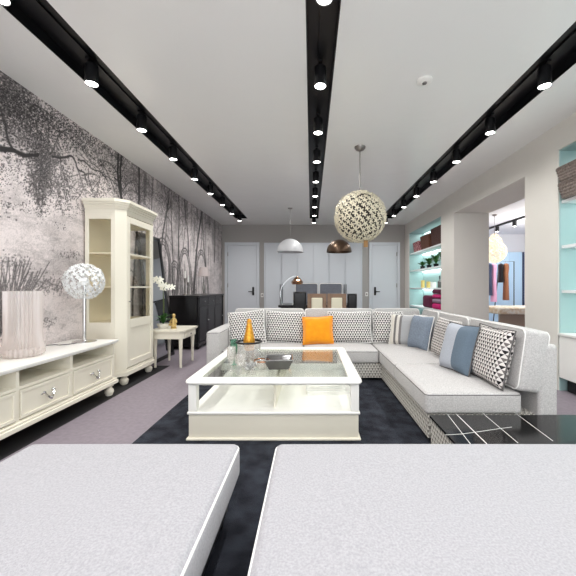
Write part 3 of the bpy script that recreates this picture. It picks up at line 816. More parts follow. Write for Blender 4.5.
mk('bowl', M['crystal'], lambda bm: lathe(bm, [(.001, 0), (.03, 0), (.055, .03), (.068, .075), (.064, .075), (.05, .034), (.001, .008)], n=22, cap=False), rg)
mk('rim', M['rosegold'], lambda bm: tube(bm, [(math.cos(a) * .067, math.sin(a) * .067, .077) for a in [2 * PI * k / 24 for k in range(24)]], .006, 6, True), rg)
dl = place(279, 2.93)
di = thing('square_dish', 'dark smoky square crystal dish on the coffee table glass', 'dish', dl, (0, 0, .08))
def f_dish(bm):
    h, w0, w1 = .085, .085, .125
    def sq(w, z): return [bm.verts.new((sx * w, sy * w, z)) for sx, sy in ((-1, -1), (1, -1), (1, 1), (-1, 1))]
    R = [sq(w0, 0), sq(w1, h), sq(w1 - .012, h), sq(w0 - .008, .012)]
    for a, b_ in zip(R[:-1], R[1:]):
        for k in range(4): bm.faces.new((a[k], a[(k + 1) % 4], b_[(k + 1) % 4], b_[k]))
    bm.faces.new(R[0][::-1]); bm.faces.new(R[-1])
mk('dish', M['smoke'], f_dish, di)
mk('rim', M['chrome'], lambda bm: tube(bm, [(sx * .119, sy * .119, .087) for sx, sy in ((-1, -1), (1, -1), (1, 1), (-1, 1))], .005, 6, True), di)

# ------------------------------------------------------------------ media console along the left wall
kx0, kx1, ky0, ky1, kz = -2.70, -2.20, 1.86, 3.64, .61
kl = (-2.45, 2.75, 0)
con = thing('media_console', 'long cream media console with three drawers below the wallpaper', 'console', kl)
def kp(name, m, fn, parent=None): return mk(name, m, fn, parent or con, kl)
kp('top', M['white'], lambda bm: (box(bm, kx0, kx1 + .03, ky0 - .03, ky1 + .03, kz - .022, kz, .006), box(bm, kx0, kx1 + .018, ky0 - .018, ky1 + .018, kz - .036, kz - .022, .004)))
def f_kc(bm):
    zt = kz - .036
    box(bm, kx0, kx1, ky0, ky0 + .03, .14, zt); box(bm, kx0, kx1, ky1 - .03, ky1, .14, zt)
    box(bm, kx0, kx0 + .015, ky0 + .03, ky1 - .03, .14, zt)
    box(bm, kx0 + .015, kx1, ky0 + .03, ky1 - .03, .14, .19); box(bm, kx0 + .016, kx1 - .0015, ky0 + .029, ky1 - .029, .425, .448)
    for y in (2.44, 2.99): box(bm, kx0 + .015, kx1 - .003, y - .014, y + .014, .19, zt - .0005)
kp('carcass', M['cream'], f_kc)
kp('base_moulding', M['cream'], lambda bm: (box(bm, kx0, kx1 + .03, ky0 - .03, ky1 + .03, .125, .165, .008, 3), box(bm, kx0, kx1 + .018, ky0 - .018, ky1 + .018, .165, .185, .006, 3)))
for ya, yb in ((ky0 + .03, 2.426), (2.454, 2.976), (3.004, ky1 - .03)):
    ya += .004; yb -= .004
    def f_dr(bm):
        z0, z1 = .20, .42
        box(bm, kx1 - .4, kx1 - .004, ya, yb, z0, z1); f = .026
        box(bm, kx1 - .004, kx1 + .008, ya, yb, z0, z0 + f, .003); box(bm, kx1 - .004, kx1 + .008, ya, yb, z1 - f, z1, .003)
        box(bm, kx1 - .004, kx1 + .008, ya, ya + f, z0 + f, z1 - f, .003); box(bm, kx1 - .004, kx1 + .008, yb - f, yb, z0 + f, z1 - f, .003)
    d = kp('drawer', M['cream'], f_dr)
    ym = (ya + yb) / 2
    def f_h(bm):
        x = kx1 + .004
        for s in (-1, 1):
            ball(bm, (x + .006, ym + s * .045, .335), .013, n=6); ball(bm, (x + .004, ym + s * .06, .33), .009, (.5, 1.6, 1), n=6)
        tube(bm, [(x + .012 + .014 * math.sin(PI * k / 10), ym - .045 + .09 * k / 10, .33 - .055 * math.sin(PI * k / 10)) for k in range(11)], .0095, 6, taper=[.7 + .6 * math.sin(PI * k / 10) for k in range(11)])
    kp('handle', M['chrome'], f_h, d)
def bun(bm, x, y, h, r): lathe(bm, [(r * .55, 0), (r * .75, h * .06), (r, h * .32), (r, h * .5), (r * .6, h * .72), (r * .55, h * .78), (r * .95, h * .84), (r * .95, h)], x, y, 18)
for x in (kx0 + .07, kx1 - .03):
    for y in (ky0 + .05, ky1 - .05): kp('foot', M['cream'], lambda bm: bun(bm, x, y, .126, .045))

# lamp of cut petals, ribbed vase
ll = (-2.44, 3.50, kz)
tl = thing('table_lamp', 'table lamp with a round white petal globe and chrome stem on the console', 'lamp', ll)
mk('base', M['chrome'], lambda bm: lathe(bm, [(.001, 0), (.115, 0), (.115, .006), (.105, .012), (.02, .018), (.014, .03)], n=32), tl)
mk('stem', M['chrome'], lambda bm: cyl(bm, (0, 0, .02), (0, 0, .62), .018), tl)
mk('bulb', M['bulb'], lambda bm: ball(bm, (0, 0, .65), .045, n=10), tl)
def petals(bm, c, R, n, r, seed, th=.003, jit=.05, tilt=.18):
    rng = random.Random(seed); g = PI * (3 - 5 ** .5)
    for k in range(n):
        z = 1 - 2 * (k + .5) / n; q = (1 - z * z) ** .5; a = g * k
        d = Vector((q * math.cos(a), q * math.sin(a), z)); d += Vector([rng.uniform(-jit, jit) for _ in range(3)]); d.normalize()
        flower(bm, Vector(c) + d * R * rng.uniform(.95, 1.0), d + Vector([rng.uniform(-tilt, tilt) for _ in range(3)]), r * rng.uniform(.85, 1.1), rng.uniform(0, PI), .3, th)
mk('petal_shade', M['whiteflower'], lambda bm: petals(bm, (0, 0, .65), .185, 210, .026, 1, .003, .05, .4), tl)
mk('shade_frame', M['chrome'], lambda bm: [tube(bm, [(.165 * math.cos(a) * math.sin(t), .165 * math.sin(a) * math.sin(t), .65 + .165 * math.cos(t)) for t in [PI * k / 12 for k in range(1, 12)]], .0025, 5) for a in [PI * 2 * k / 8 for k in range(8)]], tl)
mk('cord', M['darkpiping'], lambda bm: tube(bm, [(0, -.1, .006), (-.04, -.18, .005), (-.1, -.22, .005), (-.17, -.2, .005), (-.235, -.26, .005)], .004, 6), tl)
def ribbed(bm, R, h, n=30, amp=.011):
    def ring(r, z, am):
        m = n * 4
        return [bm.verts.new(((r + am * math.cos(n * 2 * PI * k / m)) * math.cos(2 * PI * k / m), (r + am * math.cos(n * 2 * PI * k / m)) * math.sin(2 * PI * k / m), z)) for k in range(m)]
    prof = [(R * .9, 0, 0), (R * 1.0, .012, amp), (R * 1.06, .06, amp * 2), (R * 1.0, .12, amp), (R * .96, .2, amp), (R * .98, h * .6, amp * .9), (R * 1.0, h, amp * .8), (R * .95, h, 0), (R * .9, .04, 0)]
    rings = [ring(*p) for p in prof]; m = n * 4
    for a, b_ in zip(rings[:-1], rings[1:]):
        for k in range(m): bm.faces.new((a[k], a[(k + 1) % m], b_[(k + 1) % m], b_[k]))
    bm.faces.new(rings[0][::-1]); bm.faces.new(rings[-1])
vs = thing('glass_vase', 'tall pale ribbed glass cylinder vase on the console', 'vase', (-2.46, 2.78, kz))
mk('ribbed_body', M['ribbed'], lambda bm: ribbed(bm, .125, .555), vs)
mk('beaded_base', M['ribbed'], lambda bm: [ball(bm, (math.cos(a) * .132, math.sin(a) * .132, .045), .02, (1, 1, 1.8), n=6) for a in [2 * PI * k / 26 for k in range(26)]], vs)
v2 = thing('glass_vase', 'clear glass vase cut off by the left edge of the photo', 'vase', (-2.50, 2.48, kz))
mk('ribbed_body', M['ribbed'], lambda bm: ribbed(bm, .075, .36, 30, .005), v2)

# ------------------------------------------------------------------ glazed display cabinet
gl = (-2.48, 4.3, 0)
cab = thing('display_cabinet', 'tall cream glazed display cabinet with cornice against the wallpaper', 'cabinet', gl)
def gp(name, m, fn, parent=None): return mk(name, m, fn, parent or cab, gl)
gx0, gxs, gxf, gy0, gy1, gyf0, gyf1 = -2.70, -2.34, -2.25, 3.88, 4.72, 3.97, 4.63
def foot_poly(o=0): return [(gx0, gy0 - o), (gxs + o * .4, gy0 - o), (gxf + o, gyf0 - o * .4), (gxf + o, gyf1 + o * .4), (gxs + o * .4, gy1 + o), (gx0, gy1 + o)]
gp('base', M['cream'], lambda bm: (prism(bm, foot_poly(.02), .12, .165), prism(bm, foot_poly(.008), .165, .20)))
gp('cornice', M['cream'], lambda bm: (prism(bm, foot_poly(0), 2.08, 2.14), prism(bm, foot_poly(.012), 2.14, 2.165), prism(bm, foot_poly(.025), 2.165, 2.19), prism(bm, foot_poly(.04), 2.19, 2.215), prism(bm, foot_poly(.055), 2.215, 2.25)))
gp('back_panel', M['cream_in'], lambda bm: box(bm, gx0, gx0 + .012, gy0 + .02, gy1 - .02, .2, 2.08))
for s, ya in ((1, gy0), (-1, gy1)):
    a, bq = sorted((ya, ya + s * .02))
    def f_side(bm):
        box(bm, gx0, gx0 + .045, a, bq, .2, 2.08, .003); box(bm, gxs - .05, gxs, a, bq, .2, 2.08, .003)
        box(bm, gx0 + .045, gxs - .05, a, bq, .2, .775, .003); box(bm, gx0 + .045, gxs - .05, a, bq, 2.015, 2.08, .003)
    sd_ = gp('side_panel', M['cream'], f_side)
    m_ = (a + bq) / 2
    gp('glass_pane', M['glass'], lambda bm: box(bm, gx0 + .043, gxs - .048, m_ - .002, m_ + .002, .772, 2.018), sd_)
gp('corner_post', M['cream'], lambda bm: prism(bm, [(gxs, gy0), (gxf, gyf0), (gxf - .03, gyf0 + .015), (gxs - .01, gy0 + .03)], .2, 2.08))
gp('corner_post', M['cream'], lambda bm: prism(bm, [(gxs, gy1), (gxf, gyf1), (gxf - .03, gyf1 - .015), (gxs - .01, gy1 - .03)], .2, 2.08))
for z in (1.19, 1.60): gp('shelf', M['cream_in'], lambda bm: prism(bm, [(gx0 + .012, gy0 + .02), (gxs - .012, gy0 + .035), (gxf - .05, gyf0 + .03), (gxf - .05, gyf1 - .03), (gxs - .012, gy1 - .035), (gx0 + .012, gy1 - .02)], z, z + .018))
gp('floor_board', M['cream_in'], lambda bm: prism(bm, [(gx0 + .012, gy0 + .02), (gxs - .012, gy0 + .035), (gxf - .05, gyf0 + .03), (gxf - .05, gyf1 - .03), (gxs - .012, gy1 - .035), (gx0 + .012, gy1 - .02)], .75, .77))
def f_door(bm):
    xa, xb = gxf - .022, gxf + .004; ya, yb = gyf0 + .003, gyf1 - .003; st = .07
    box(bm, xa, xb, ya, ya + st, .21, 2.07, .004); box(bm, xa, xb, yb - st, yb, .21, 2.07, .004)
    for z0, z1 in ((.21, .29), (.69, .80), (1.99, 2.07)): box(bm, xa, xb, ya + st, yb - st, z0, z1, .004)
    box(bm, xa + .004, xb - .012, ya + st, yb - st, .29, .69)
    for z in (1.19, 1.60): box(bm, xa + .006, xb - .004, ya + st, yb - st, z, z + .018)
gd = gp('door', M['cream'], f_door)
gp('glass_pane', M['glass'], lambda bm: box(bm, gxf - .012, gxf - .008, gyf0 + .07, gyf1 - .07, .80, 1.99), gd)
gp('key', M['steel'], lambda bm: (cyl(bm, (gxf, gyf0 + .04, 1.02), (gxf + .03, gyf0 + .04, 1.02), .005, n=8), ball(bm, (gxf + .034, gyf0 + .04, 1.02), .012, (.4, 1, 1), n=6)), gd)
for x, y in ((gxf - .05, gyf0 + .03), (gxf - .05, gyf1 - .03), (gx0 + .06, gy0 + .05), (gx0 + .06, gy1 - .05)): gp('foot', M['cream'], lambda bm: bun(bm, x, y, .121, .05))

# ------------------------------------------------------------------ side table, orchid, figurine, mirror, black sideboard
sl = (-2.14, 5.07, 0)
st = thing('side_table', 'small cream side table with tapered legs beside the display cabinet', 'side table', sl)
sx0, sx1, sy0, sy1, sz = -2.40, -1.86, 4.76, 5.40, .56
def chamf(o, c): 
    a, b_, d, e = sx0 - o, sx1 + o, sy0 - o, sy1 + o
    return [(a + c, d), (b_ - c, d), (b_, d + c), (b_, e - c), (b_ - c, e), (a + c, e), (a, e - c), (a, d + c)]
mk('top', M['cream'], lambda bm: (prism(bm, chamf(0, .06), sz - .022, sz), prism(bm, chamf(-.012, .06), sz - .034, sz - .022)), st, sl)
mk('apron', M['cream'], lambda bm: prism(bm, chamf(-.03, .05), sz - .13, sz - .034), st, sl)
mk('drawer', M['cream'], lambda bm: box(bm, sx1 - .032, sx1 - .022, sy0 + .15, sy1 - .15, sz - .115, sz - .05, .003), st, sl)
mk('drawer_knob', M['steel'], lambda bm: ball(bm, (sx1 - .012, (sy0 + sy1) / 2, sz - .083), .012, n=6), st, sl)
for x in (sx0 + .08, sx1 - .08):
    for y in (sy0 + .08, sy1 - .08):
        mk('leg', M['cream'], lambda bm: tube(bm, [(x, y, 0), (x, y, .03), (x, y, .04), (x, y, sz - .15), (x, y, sz - .1)], .036, 8, taper=[.5, .55, .48, .85, 1]), st, sl)
ol = (-2.30, 5.06, sz)
orc = thing('potted_orchid', 'white orchid with green leaves in a pale bowl on the side table', 'plant', ol)
mk('pot', M['terracotta'], lambda bm: lathe(bm, [(.001, 0), (.055, 0), (.09, .05), (.095, .075), (.088, .075), (.08, .05), (.001, .045)], n=24, cap=False), orc)
mk('soil', M['stem'], lambda bm: lathe(bm, [(.001, .055), (.084, .055), (.001, .065)], n=20, cap=False), orc)
def oleaf(bm):
    rng = random.Random(2)
    for k in range(16):
        a = 2 * PI * k / 16 + rng.uniform(-.2, .2); r = rng.uniform(.10, .19); leaf(bm, (0, 0, .06), (math.cos(a) * r, math.sin(a) * r, .06 + rng.uniform(.05, .19)), .028, .25)
mk('leaves', M['leafgreen'], oleaf, orc)
stems = [[(0, 0, .06), (.01, -.02, .35), (.02, -.05, .6), (.10, -.10, .70), (.17, -.12, .63)], [(0, .02, .06), (-.01, .05, .4), (-.02, .02, .68), (-.02, -.10, .78), (-.0, -.19, .74)]]
for s in stems: mk('stem', M['stem'], lambda bm: tube(bm, s, .005, 6), orc)
rngo = random.Random(5)
for s in stems:
    for k in range(7):
        f = k / 6; i = 2 + (f > .5); g = (f * 2) % 1 if f < 1 else 1
        p = Vector(s[i]).lerp(Vector(s[i + 1]), g) + Vector([rngo.uniform(-.035, .035) for _ in range(3)])
        mk('blossom', M['petal'], lambda bm: flower(bm, p, (rngo.uniform(.2, .8), -1, rngo.uniform(-.2, .5)), .052, rngo.uniform(0, 3), .2, .003), orc)
fg = thing('gold_figurine', 'small golden seated figurine beside the orchid on the side table', 'figurine', (-2.12, 5.02, sz))
M['palegold'] = mat('pale_gold', (200, 172, 112), .35, metal=.5)
mk('base', M['palegold'], lambda bm: lathe(bm, [(.001, 0), (.045, 0), (.045, .015), (.035, .022), (.001, .022)], n=18, cap=False), fg)
mk('figure', M['palegold'], lambda bm: (lathe(bm, [(.034, .02), (.042, .05), (.030, .09), (.036, .13), (.026, .16), (.012, .172), (.012, .18)], n=16), ball(bm, (0, 0, .2), .026, (1, 1, 1.15), 8),
    tube(bm, [(.03, 0, .14), (.052, -.02, .10), (.03, -.04, .075)], .011, 6), tube(bm, [(-.03, 0, .14), (-.052, -.02, .10), (-.03, -.04, .075)], .011, 6),
    tube(bm, [(.02, 0, .06), (.05, -.035, .06), (.0, -.05, .04)], .016, 6), tube(bm, [(-.02, 0, .06), (-.05, -.035, .06), (.0, -.055, .05)], .016, 6)), fg)
# mirror leaning on the wall
ml = (-2.43, 5.42, 0)
mr = thing('leaning_mirror', 'tall black-framed mirror leaning on the wallpaper behind the side table', 'mirror', ml, (0, -math.atan(.26 / 2.06), 0))
mw, mh = .38, 2.08
def f_mf(bm):
    w = .06
    for a, b_, z0, z1 in ((-mw, -mw + w, 0, mh), (mw - w, mw, 0, mh), (-mw + w, mw - w, 0, w), (-mw + w, mw - w, mh - w, mh)): box(bm, -.035, .0, a, b_, z0, z1, .004)
mk('frame', M['blacklacquer'], f_mf, mr)
mk('mirror_glass', M['mirror'], lambda bm: box(bm, -.022, -.014, -mw + .058, mw - .058, .058, mh - .058), mr)
# black sideboard
bl_ = (-2.42, 7.07, 0)
sbd = thing('black_sideboard', 'black lacquered sideboard with drawers at the far end of the wallpaper', 'sideboard', bl_)
def bp(name, m, fn, parent=None): return mk(name, m, fn, parent or sbd, bl_)
qx0, qx1, qy0, qy1, qz = -2.70, -2.15, 6.20, 7.94, 1.035
bp('top', M['blacklacquer'], lambda bm: box(bm, qx0, qx1 + .025, qy0 - .025, qy1 + .025, qz - .03, qz, .006))
bp('carcass', M['blacklacquer'], lambda bm: box(bm, qx0, qx1 - .02, qy0, qy1, .12, qz - .03))
bp('plinth', M['blacklacquer'], lambda bm: box(bm, qx0, qx1 + .01, qy0 - .01, qy1 + .01, .06, .13, .006))
for x in (qx0 + .05, qx1 - .04):
    for y in (qy0 + .06, qy1 - .06): bp('foot', M['blacklacquer'], lambda bm: bun(bm, x, y, .062, .04))
for y in (qy0 + .03, qy1 - .03): bp('column', M['blacklacquer'], lambda bm: lathe(bm, [(.026, .13), (.026, .17), (.018, .19), (.022, .5), (.018, .95), (.026, .97), (.026, 1.0)], qx1 - .005, y, 14))
dwid = (qy1 - qy0 - .16) / 3
for k in range(3):
    a = qy0 + .08 + k * dwid
    d = bp('drawer', M['blacklacquer'], lambda bm: box(bm, qx1 - .02, qx1, a + .006, a + dwid - .006, .83, .995, .006))
    bp('knob', M['chrome'], lambda bm: ball(bm, (qx1 + .014, a + dwid / 2, .91), .016, n=6), d)
    d = bp('door', M['blacklacquer'], lambda bm: (box(bm, qx1 - .02, qx1 - .006, a + .006, a + dwid - .006, .14, .82), box(bm, qx1 - .006, qx1, a + .006, a + .07, .14, .82, .002), box(bm, qx1 - .006, qx1, a + dwid - .07, a + dwid - .006, .14, .82, .002), box(bm, qx1 - .006, qx1, a + .07, a + dwid - .07, .14, .21, .002), box(bm, qx1 - .006, qx1, a + .07, a + dwid - .07, .75, .82, .002)))
    bp('knob', M['chrome'], lambda bm: ball(bm, (qx1 + .012, a + (dwid - .035 if k % 2 == 0 else .035), .52), .014, n=6), d)
sl2 = thing('shaded_lamp', 'small lamp with a pale pleated shade on the black sideboard', 'lamp', (-2.36, 7.15, qz))
mk('base', M['steel'], lambda bm: lathe(bm, [(.001, 0), (.065, 0), (.065, .012), (.02, .03), (.03, .1), (.035, .16), (.012, .24), (.008, .44)], n=18), sl2)
mk('lamp_shade', mat('pleated_shade', (196, 184, 182), .8), lambda bm: lathe(bm, [(.125, .40), (.085, .60), (.082, .60), (.122, .40)], n=28, cap=False), sl2)
for k, (yy_, h_) in enumerate(((6.45, .34), (6.62, .26))):
    t = thing('candlestick', ('tall' if k == 0 else 'short') + ' dark turned candlestick on the black sideboard', 'candlestick', (-2.5, yy_, qz), group='candlesticks on the sideboard')
    mk('stick', M['steel'], lambda bm: lathe(bm, [(.05, 0), (.05, .01), (.015, .03), (.02, h_ * .4), (.012, h_ * .7), (.03, h_ * .95), (.03, h_)], n=14), t)
    mk('candle', M['paper'], lambda bm: cyl(bm, (0, 0, h_), (0, 0, h_ + .14), .014, n=12), t)

# ------------------------------------------------------------------ pendant lamps
pl = (.663, 4.40, ZC)
pg = thing('globe_pendant', 'large cream flower-covered globe pendant hanging over the sofa', 'pendant lamp', pl)
gz = 2.145 - ZC
mk('canopy', M['steel'], lambda bm: lathe(bm, [(.075, 0), (.072, -.02), (.05, -.045), (.012, -.06), (.01, -.07)], n=24), pg)
mk('cord', M['steel'], lambda bm: cyl(bm, (0, 0, -.06), (0, 0, gz + .02), .007, n=8), pg)
mk('gap_shadow_ball', mat('gap_shadow', (58, 52, 44), .6), lambda bm: ball(bm, (0, 0, gz), .312, n=20), pg)  # added ball, coloured dark to give the shade in the flower gaps
mk('flower_shade', M['creamflower'], lambda bm: petals(bm, (0, 0, gz), .342, 330, .040, 4, .004, .015, .06), pg)
mk('shade_frame', M['creampanel'], lambda bm: [tube(bm, [(.325 * math.cos(a) * math.sin(t), .325 * math.sin(a) * math.sin(t), gz + .325 * math.cos(t)) for t in [PI * k / 16 for k in range(1, 16)]], .004, 5) for a in [PI * 2 * k / 10 for k in range(10)]], pg)
mk('price_tag', M['brasstag'], lambda bm: box(bm, .03, .085, -.12, -.117, gz - .42, gz - .33), pg)
def dome(x, y, zb, R, m, label):
    t = thing('dome_pendant', label, 'pendant lamp', (x, y, ZC), group='dome pendants over the dining table')
    z0 = zb - ZC
    mk('canopy', M['steel'], lambda bm: lathe(bm, [(.06, 0), (.055, -.02), (.01, -.035)], n=20), t)
    mk('cord', M['steel'], lambda bm: cyl(bm, (0, 0, -.03), (0, 0, z0 + R), .004, n=6), t)
    def f(bm):
        pr = [(R * math.cos(a) , z0 + R * 1.02 * math.sin(a)) for a in [PI / 2 * k / 12 for k in range(12)]] + [(.012, z0 + R * 1.02)]
        pi_ = [((R - .012) * math.cos(a), z0 + (R * 1.02 - .012) * math.sin(a)) for a in [PI / 2 * k / 12 for k in range(12)]][::-1]
        lathe(bm, pr + [(.004, z0 + R * 1.0)] + pi_ + [(R, z0)], n=36, cap=False)
    mk('shade', m, f, t)
    mk('bulb', M['whitedome'], lambda bm: (ball(bm, (0, 0, z0 + R * .45), .05, n=8), cyl(bm, (0, 0, z0 + R * .5), (0, 0, z0 + R * .95), .02, n=10)), t)
dome(-.50, 7.8, 2.035, .315, M['whitedome'], 'white dome pendant hanging over the dining table')
dome(.675, 7.8, 2.035, .300, M['bronze'], 'bronze dome pendant hanging over the dining table')

# ------------------------------------------------------------------ dining set
tl_ = (.12, 7.8, 0)
dt = thing('dining_table', 'black rectangular dining table under the two dome pendants', 'dining table', tl_)
mk('tabletop', M['blacklacquer'], lambda bm: box(bm, -.86, .86, -.48, .48, .74, .79, .005), dt)
mk('apron', M['blacklacquer'], lambda bm: (box(bm, -.78, .78, -.42, -.395, .65, .74), box(bm, -.78, .78, .395, .42, .65, .74), box(bm, -.78, -.755, -.395, .395, .65, .74), box(bm, .755, .78, -.395, .395, .65, .74)), dt)
for sx in (-.76, .76):
    for sy in (-.4, .4): mk('leg', M['blacklacquer'], lambda bm: box(bm, sx - .04, sx + .04, sy - .04, sy + .04, 0, .74, .004), dt)
def dchair(x, y, rz, label, frame, seatm, panel, zt=1.09, w=.47, full=False, grp='dining chairs near the dining table'):
    t = thing('dining_chair', label, 'chair', (x, y, 0), (0, 0, rz), grp)       # chair faces +y; its back is at -y
    h = w / 2
    mk('seat', seatm, lambda bm: softbox(bm, -h, h, -.22, .24, .43, .50, .025, .015, 0, 5), t)
    mk('seat_frame', frame, lambda bm: box(bm, -h + .01, h - .01, -.21, .23, .37, .432, .004), t)
    for s in (-1, 1):
        mk('leg', frame, lambda bm: tube(bm, [(s * (h - .03), .2, 0), (s * (h - .03), .2, .37)], .024, 8, taper=[.6, 1]), t)
        mk('leg', frame, lambda bm: tube(bm, [(s * (h - .03), -.27, 0), (s * (h - .03), -.2, .4)], .024, 8, taper=[.6, 1]), t)
    fw = .012 if full else .085
    def fb(bm):
        y0, y1 = -.25, -.215
        for s in (-1, 1): box(bm, s * h - (fw if s > 0 else 0), s * h + (fw if s < 0 else 0), y0, y1, .4, zt, .006)
        box(bm, -h + fw, h - fw, y0, y1, zt - fw, zt, .006); box(bm, -h + fw, h - fw, y0, y1, .56, .56 + fw, .006)
    mk('back_frame', frame, fb, t)
    mk('back_panel', panel, lambda bm: softbox(bm, -h + fw, h - fw, -.262, -.2, .56 + fw, zt - fw, .02, 0, 0, 5), t)
wf_ = 'dining chairs along the near side of the dining table'
dchair(-.235, 7.04, 0, 'black high-backed dining chair left of the two wooden chairs', M['blacklacquer'], M['blacklacquer'], M['blacklacquer'], 1.10, .27, True, wf_)
dchair(.125, 7.04, 0, 'left wooden dining chair with a cream back panel', M['wood'], M['creampanel'], M['creampanel'], 1.06, .40, False, wf_)
dchair(.54, 7.04, 0, 'right wooden dining chair with a cream back panel', M['wood'], M['creampanel'], M['creampanel'], 1.06, .40, False, wf_)
dchair(.86, 7.04, 0, 'black dining chair right of the two wooden chairs', M['blacklacquer'], M['blacklacquer'], M['blacklacquer'], 1.06, .20, True, wf_)
def armchair(x, y, label):
    t = thing('upholstered_armchair', label, 'armchair', (x, y, 0), (0, 0, PI), 'slate armchairs behind the dining table')
    mk('seat', M['greyupholstery'], lambda bm: softbox(bm, -.29, .29, -.25, .28, .25, .50, .04, .02, 0, 6), t)
    b_ = mk('backrest', M['greyupholstery'], lambda bm: softbox(bm, -.31, .31, -.34, -.22, .25, 1.30, .05, .01, .01, 7), t)
    mk('piping', M['piping'], lambda bm: tube(bm, [(p[0], -.225, p[1]) for p in ring_path(-.305, .305, .3, 1.295, 0, .05)], .010, 6, True), b_)
    for s in (-1, 1):
        mk('leg', M['blacklacquer'], lambda bm: cyl(bm, (s * .24, .2, 0), (s * .24, .2, .26), .018, .025), t)
        mk('leg', M['blacklacquer'], lambda bm: cyl(bm, (s * .24, -.26, 0), (s * .24, -.26, .26), .018, .025), t)
armchair(-.12, 8.62, 'slate grey upholstered chair behind the dining table, left one')
armchair(.54, 8.62, 'slate grey upholstered chair behind the dining table, right one')
al = (-.66, 7.62, .79)
ar = thing('arc_lamp', 'chrome arc table lamp with faceted copper shade on the dining table', 'lamp', al)
mk('base', M['chrome'], lambda bm: lathe(bm, [(.001, 0), (.07, 0), (.07, .012), (.01, .02)], n=20), ar)
mk('arm', M['chrome'], lambda bm: tube(bm, [(-.04 - .0 + .0, 0, .015)] + [(-.06 + .36 * (1 - math.cos(t)) / 2 * 1.1, 0, .25 + .42 * math.sin(t * .62)) for t in [PI * k / 12 for k in range(13)]], .007, 6), ar)
mk('shade', M['copper'], lambda bm: lathe(bm, [(.02, .66), (.07, .62), (.14, .53), (.12, .47), (.115, .47), (.132, .53), (.066, .61), (.02, .65)], .335, 0, 8, cap=False), ar)
mk('bulb', M['bulb'], lambda bm: ball(bm, (.335, 0, .55), .035, n=8), ar)
cn = thing('candlestick', 'white candlestick standing on the black dining table', 'candlestick', (-.40, 7.55, .79))
mk('stick', M['white'], lambda bm: lathe(bm, [(.045, 0), (.045, .01), (.012, .03), (.012, .1), (.03, .12), (.03, .13)], n=14), cn); mk('candle', M['paper'], lambda bm: cyl(bm, (0, 0, .13), (0, 0, .23), .022, n=12), cn)

# ------------------------------------------------------------------ near niche: base cabinet and baskets
nc = (3.07, 2.36, 0)
wc = thing('drawer_cabinet', 'white low drawer cabinet below the aqua niche at right', 'cabinet', nc)
mk('plinth', M['black'], lambda bm: box(bm, XR + .08, XN - .02, NB[0] + .03, NB[1] - .04, 0, .15), wc, nc)
mk('carcass', M['white'], lambda bm: box(bm, XR + .015, XN - .02, NB[0] + .02, NB[1] - .02, .15, .645, .004), wc, nc)
mk('top', M['white'], lambda bm: box(bm, XR - .02, XN - .014, NB[0] + .015, NB[1] - .015, .645, .67, .003), wc, nc)
for k in range(3):
    a = NB[0] + .02 + k * (NB[1] - NB[0] - .04) / 3; b2 = a + (NB[1] - NB[0] - .04) / 3
    mk('drawer', M['white'], lambda bm: box(bm, XR - .005, XR + .014, a + .004, b2 - .004, .16, .638, .003), wc, nc)
def basket(bm, L_, W_, h, flare=.03, n=1):
    def ring(o, z): return [bm.verts.new((p[0], p[1], z)) for p in ring_path(-L_ / 2 - o, L_ / 2 + o, -W_ / 2 - o, W_ / 2 + o, 0, .04, 3)]
    R = [ring(-.01, 0), ring(0, 0)]
    k = 10
    for i in range(1, k + 1): R.append(ring(flare * i / k + (.006 if i % 2 else 0), h * i / k))
    R += [ring(flare - .015, h), ring(-.012, .02)]
    m = len(R[0])
    for a, b_ in zip(R[:-1], R[1:]):
        for q in range(m): bm.faces.new((a[q], a[(q + 1) % m], b_[(q + 1) % m], b_[q]))
    bm.faces.new(R[0][::-1]); bm.faces.new(R[-1])
def mkbasket(m, label, L_, W_, h, loc, grp, rim=None):
    t = thing('wicker_basket', label, 'basket', loc, (0, 0, PI / 2), grp)
    mk('weave', m, lambda bm: basket(bm, L_, W_, h), t)
    mk('rim', rim or m, lambda bm: tube(bm, ring_path(-L_ / 2 - .028, L_ / 2 + .028, -W_ / 2 - .028, W_ / 2 + .028, h, .06, 4), .014, 6, True), t)
    return t
mkbasket(M['wicker_grey'], 'grey-brown wicker tray basket at the bottom of the pair on the top niche shelf', .62, .34, .17, (3.02, 3.40, 2.201), 'grey wicker baskets in the large niche')
mkbasket(M['wicker_grey'], 'grey-brown wicker tray basket stacked on top of another on the top niche shelf', .60, .36, .15, (3.00, 3.40, 2.387), 'grey wicker baskets in the large niche')
gv = thing('green_bottle', 'small dark green bottle on the lowest shelf of the aqua niche at right', 'bottle', (3.12, 3.1, 1.166))
mk('body', M['greenglass'], lambda bm: lathe(bm, [(.001, 0), (.05, 0), (.055, .02), (.055, .14), (.02, .19), (.018, .26), (.022, .265), (.022, .275)], n=18), gv); mk('stopper', M['black'], lambda bm: cyl(bm, (0, 0, .275), (0, 0, .30), .014, n=10), gv)

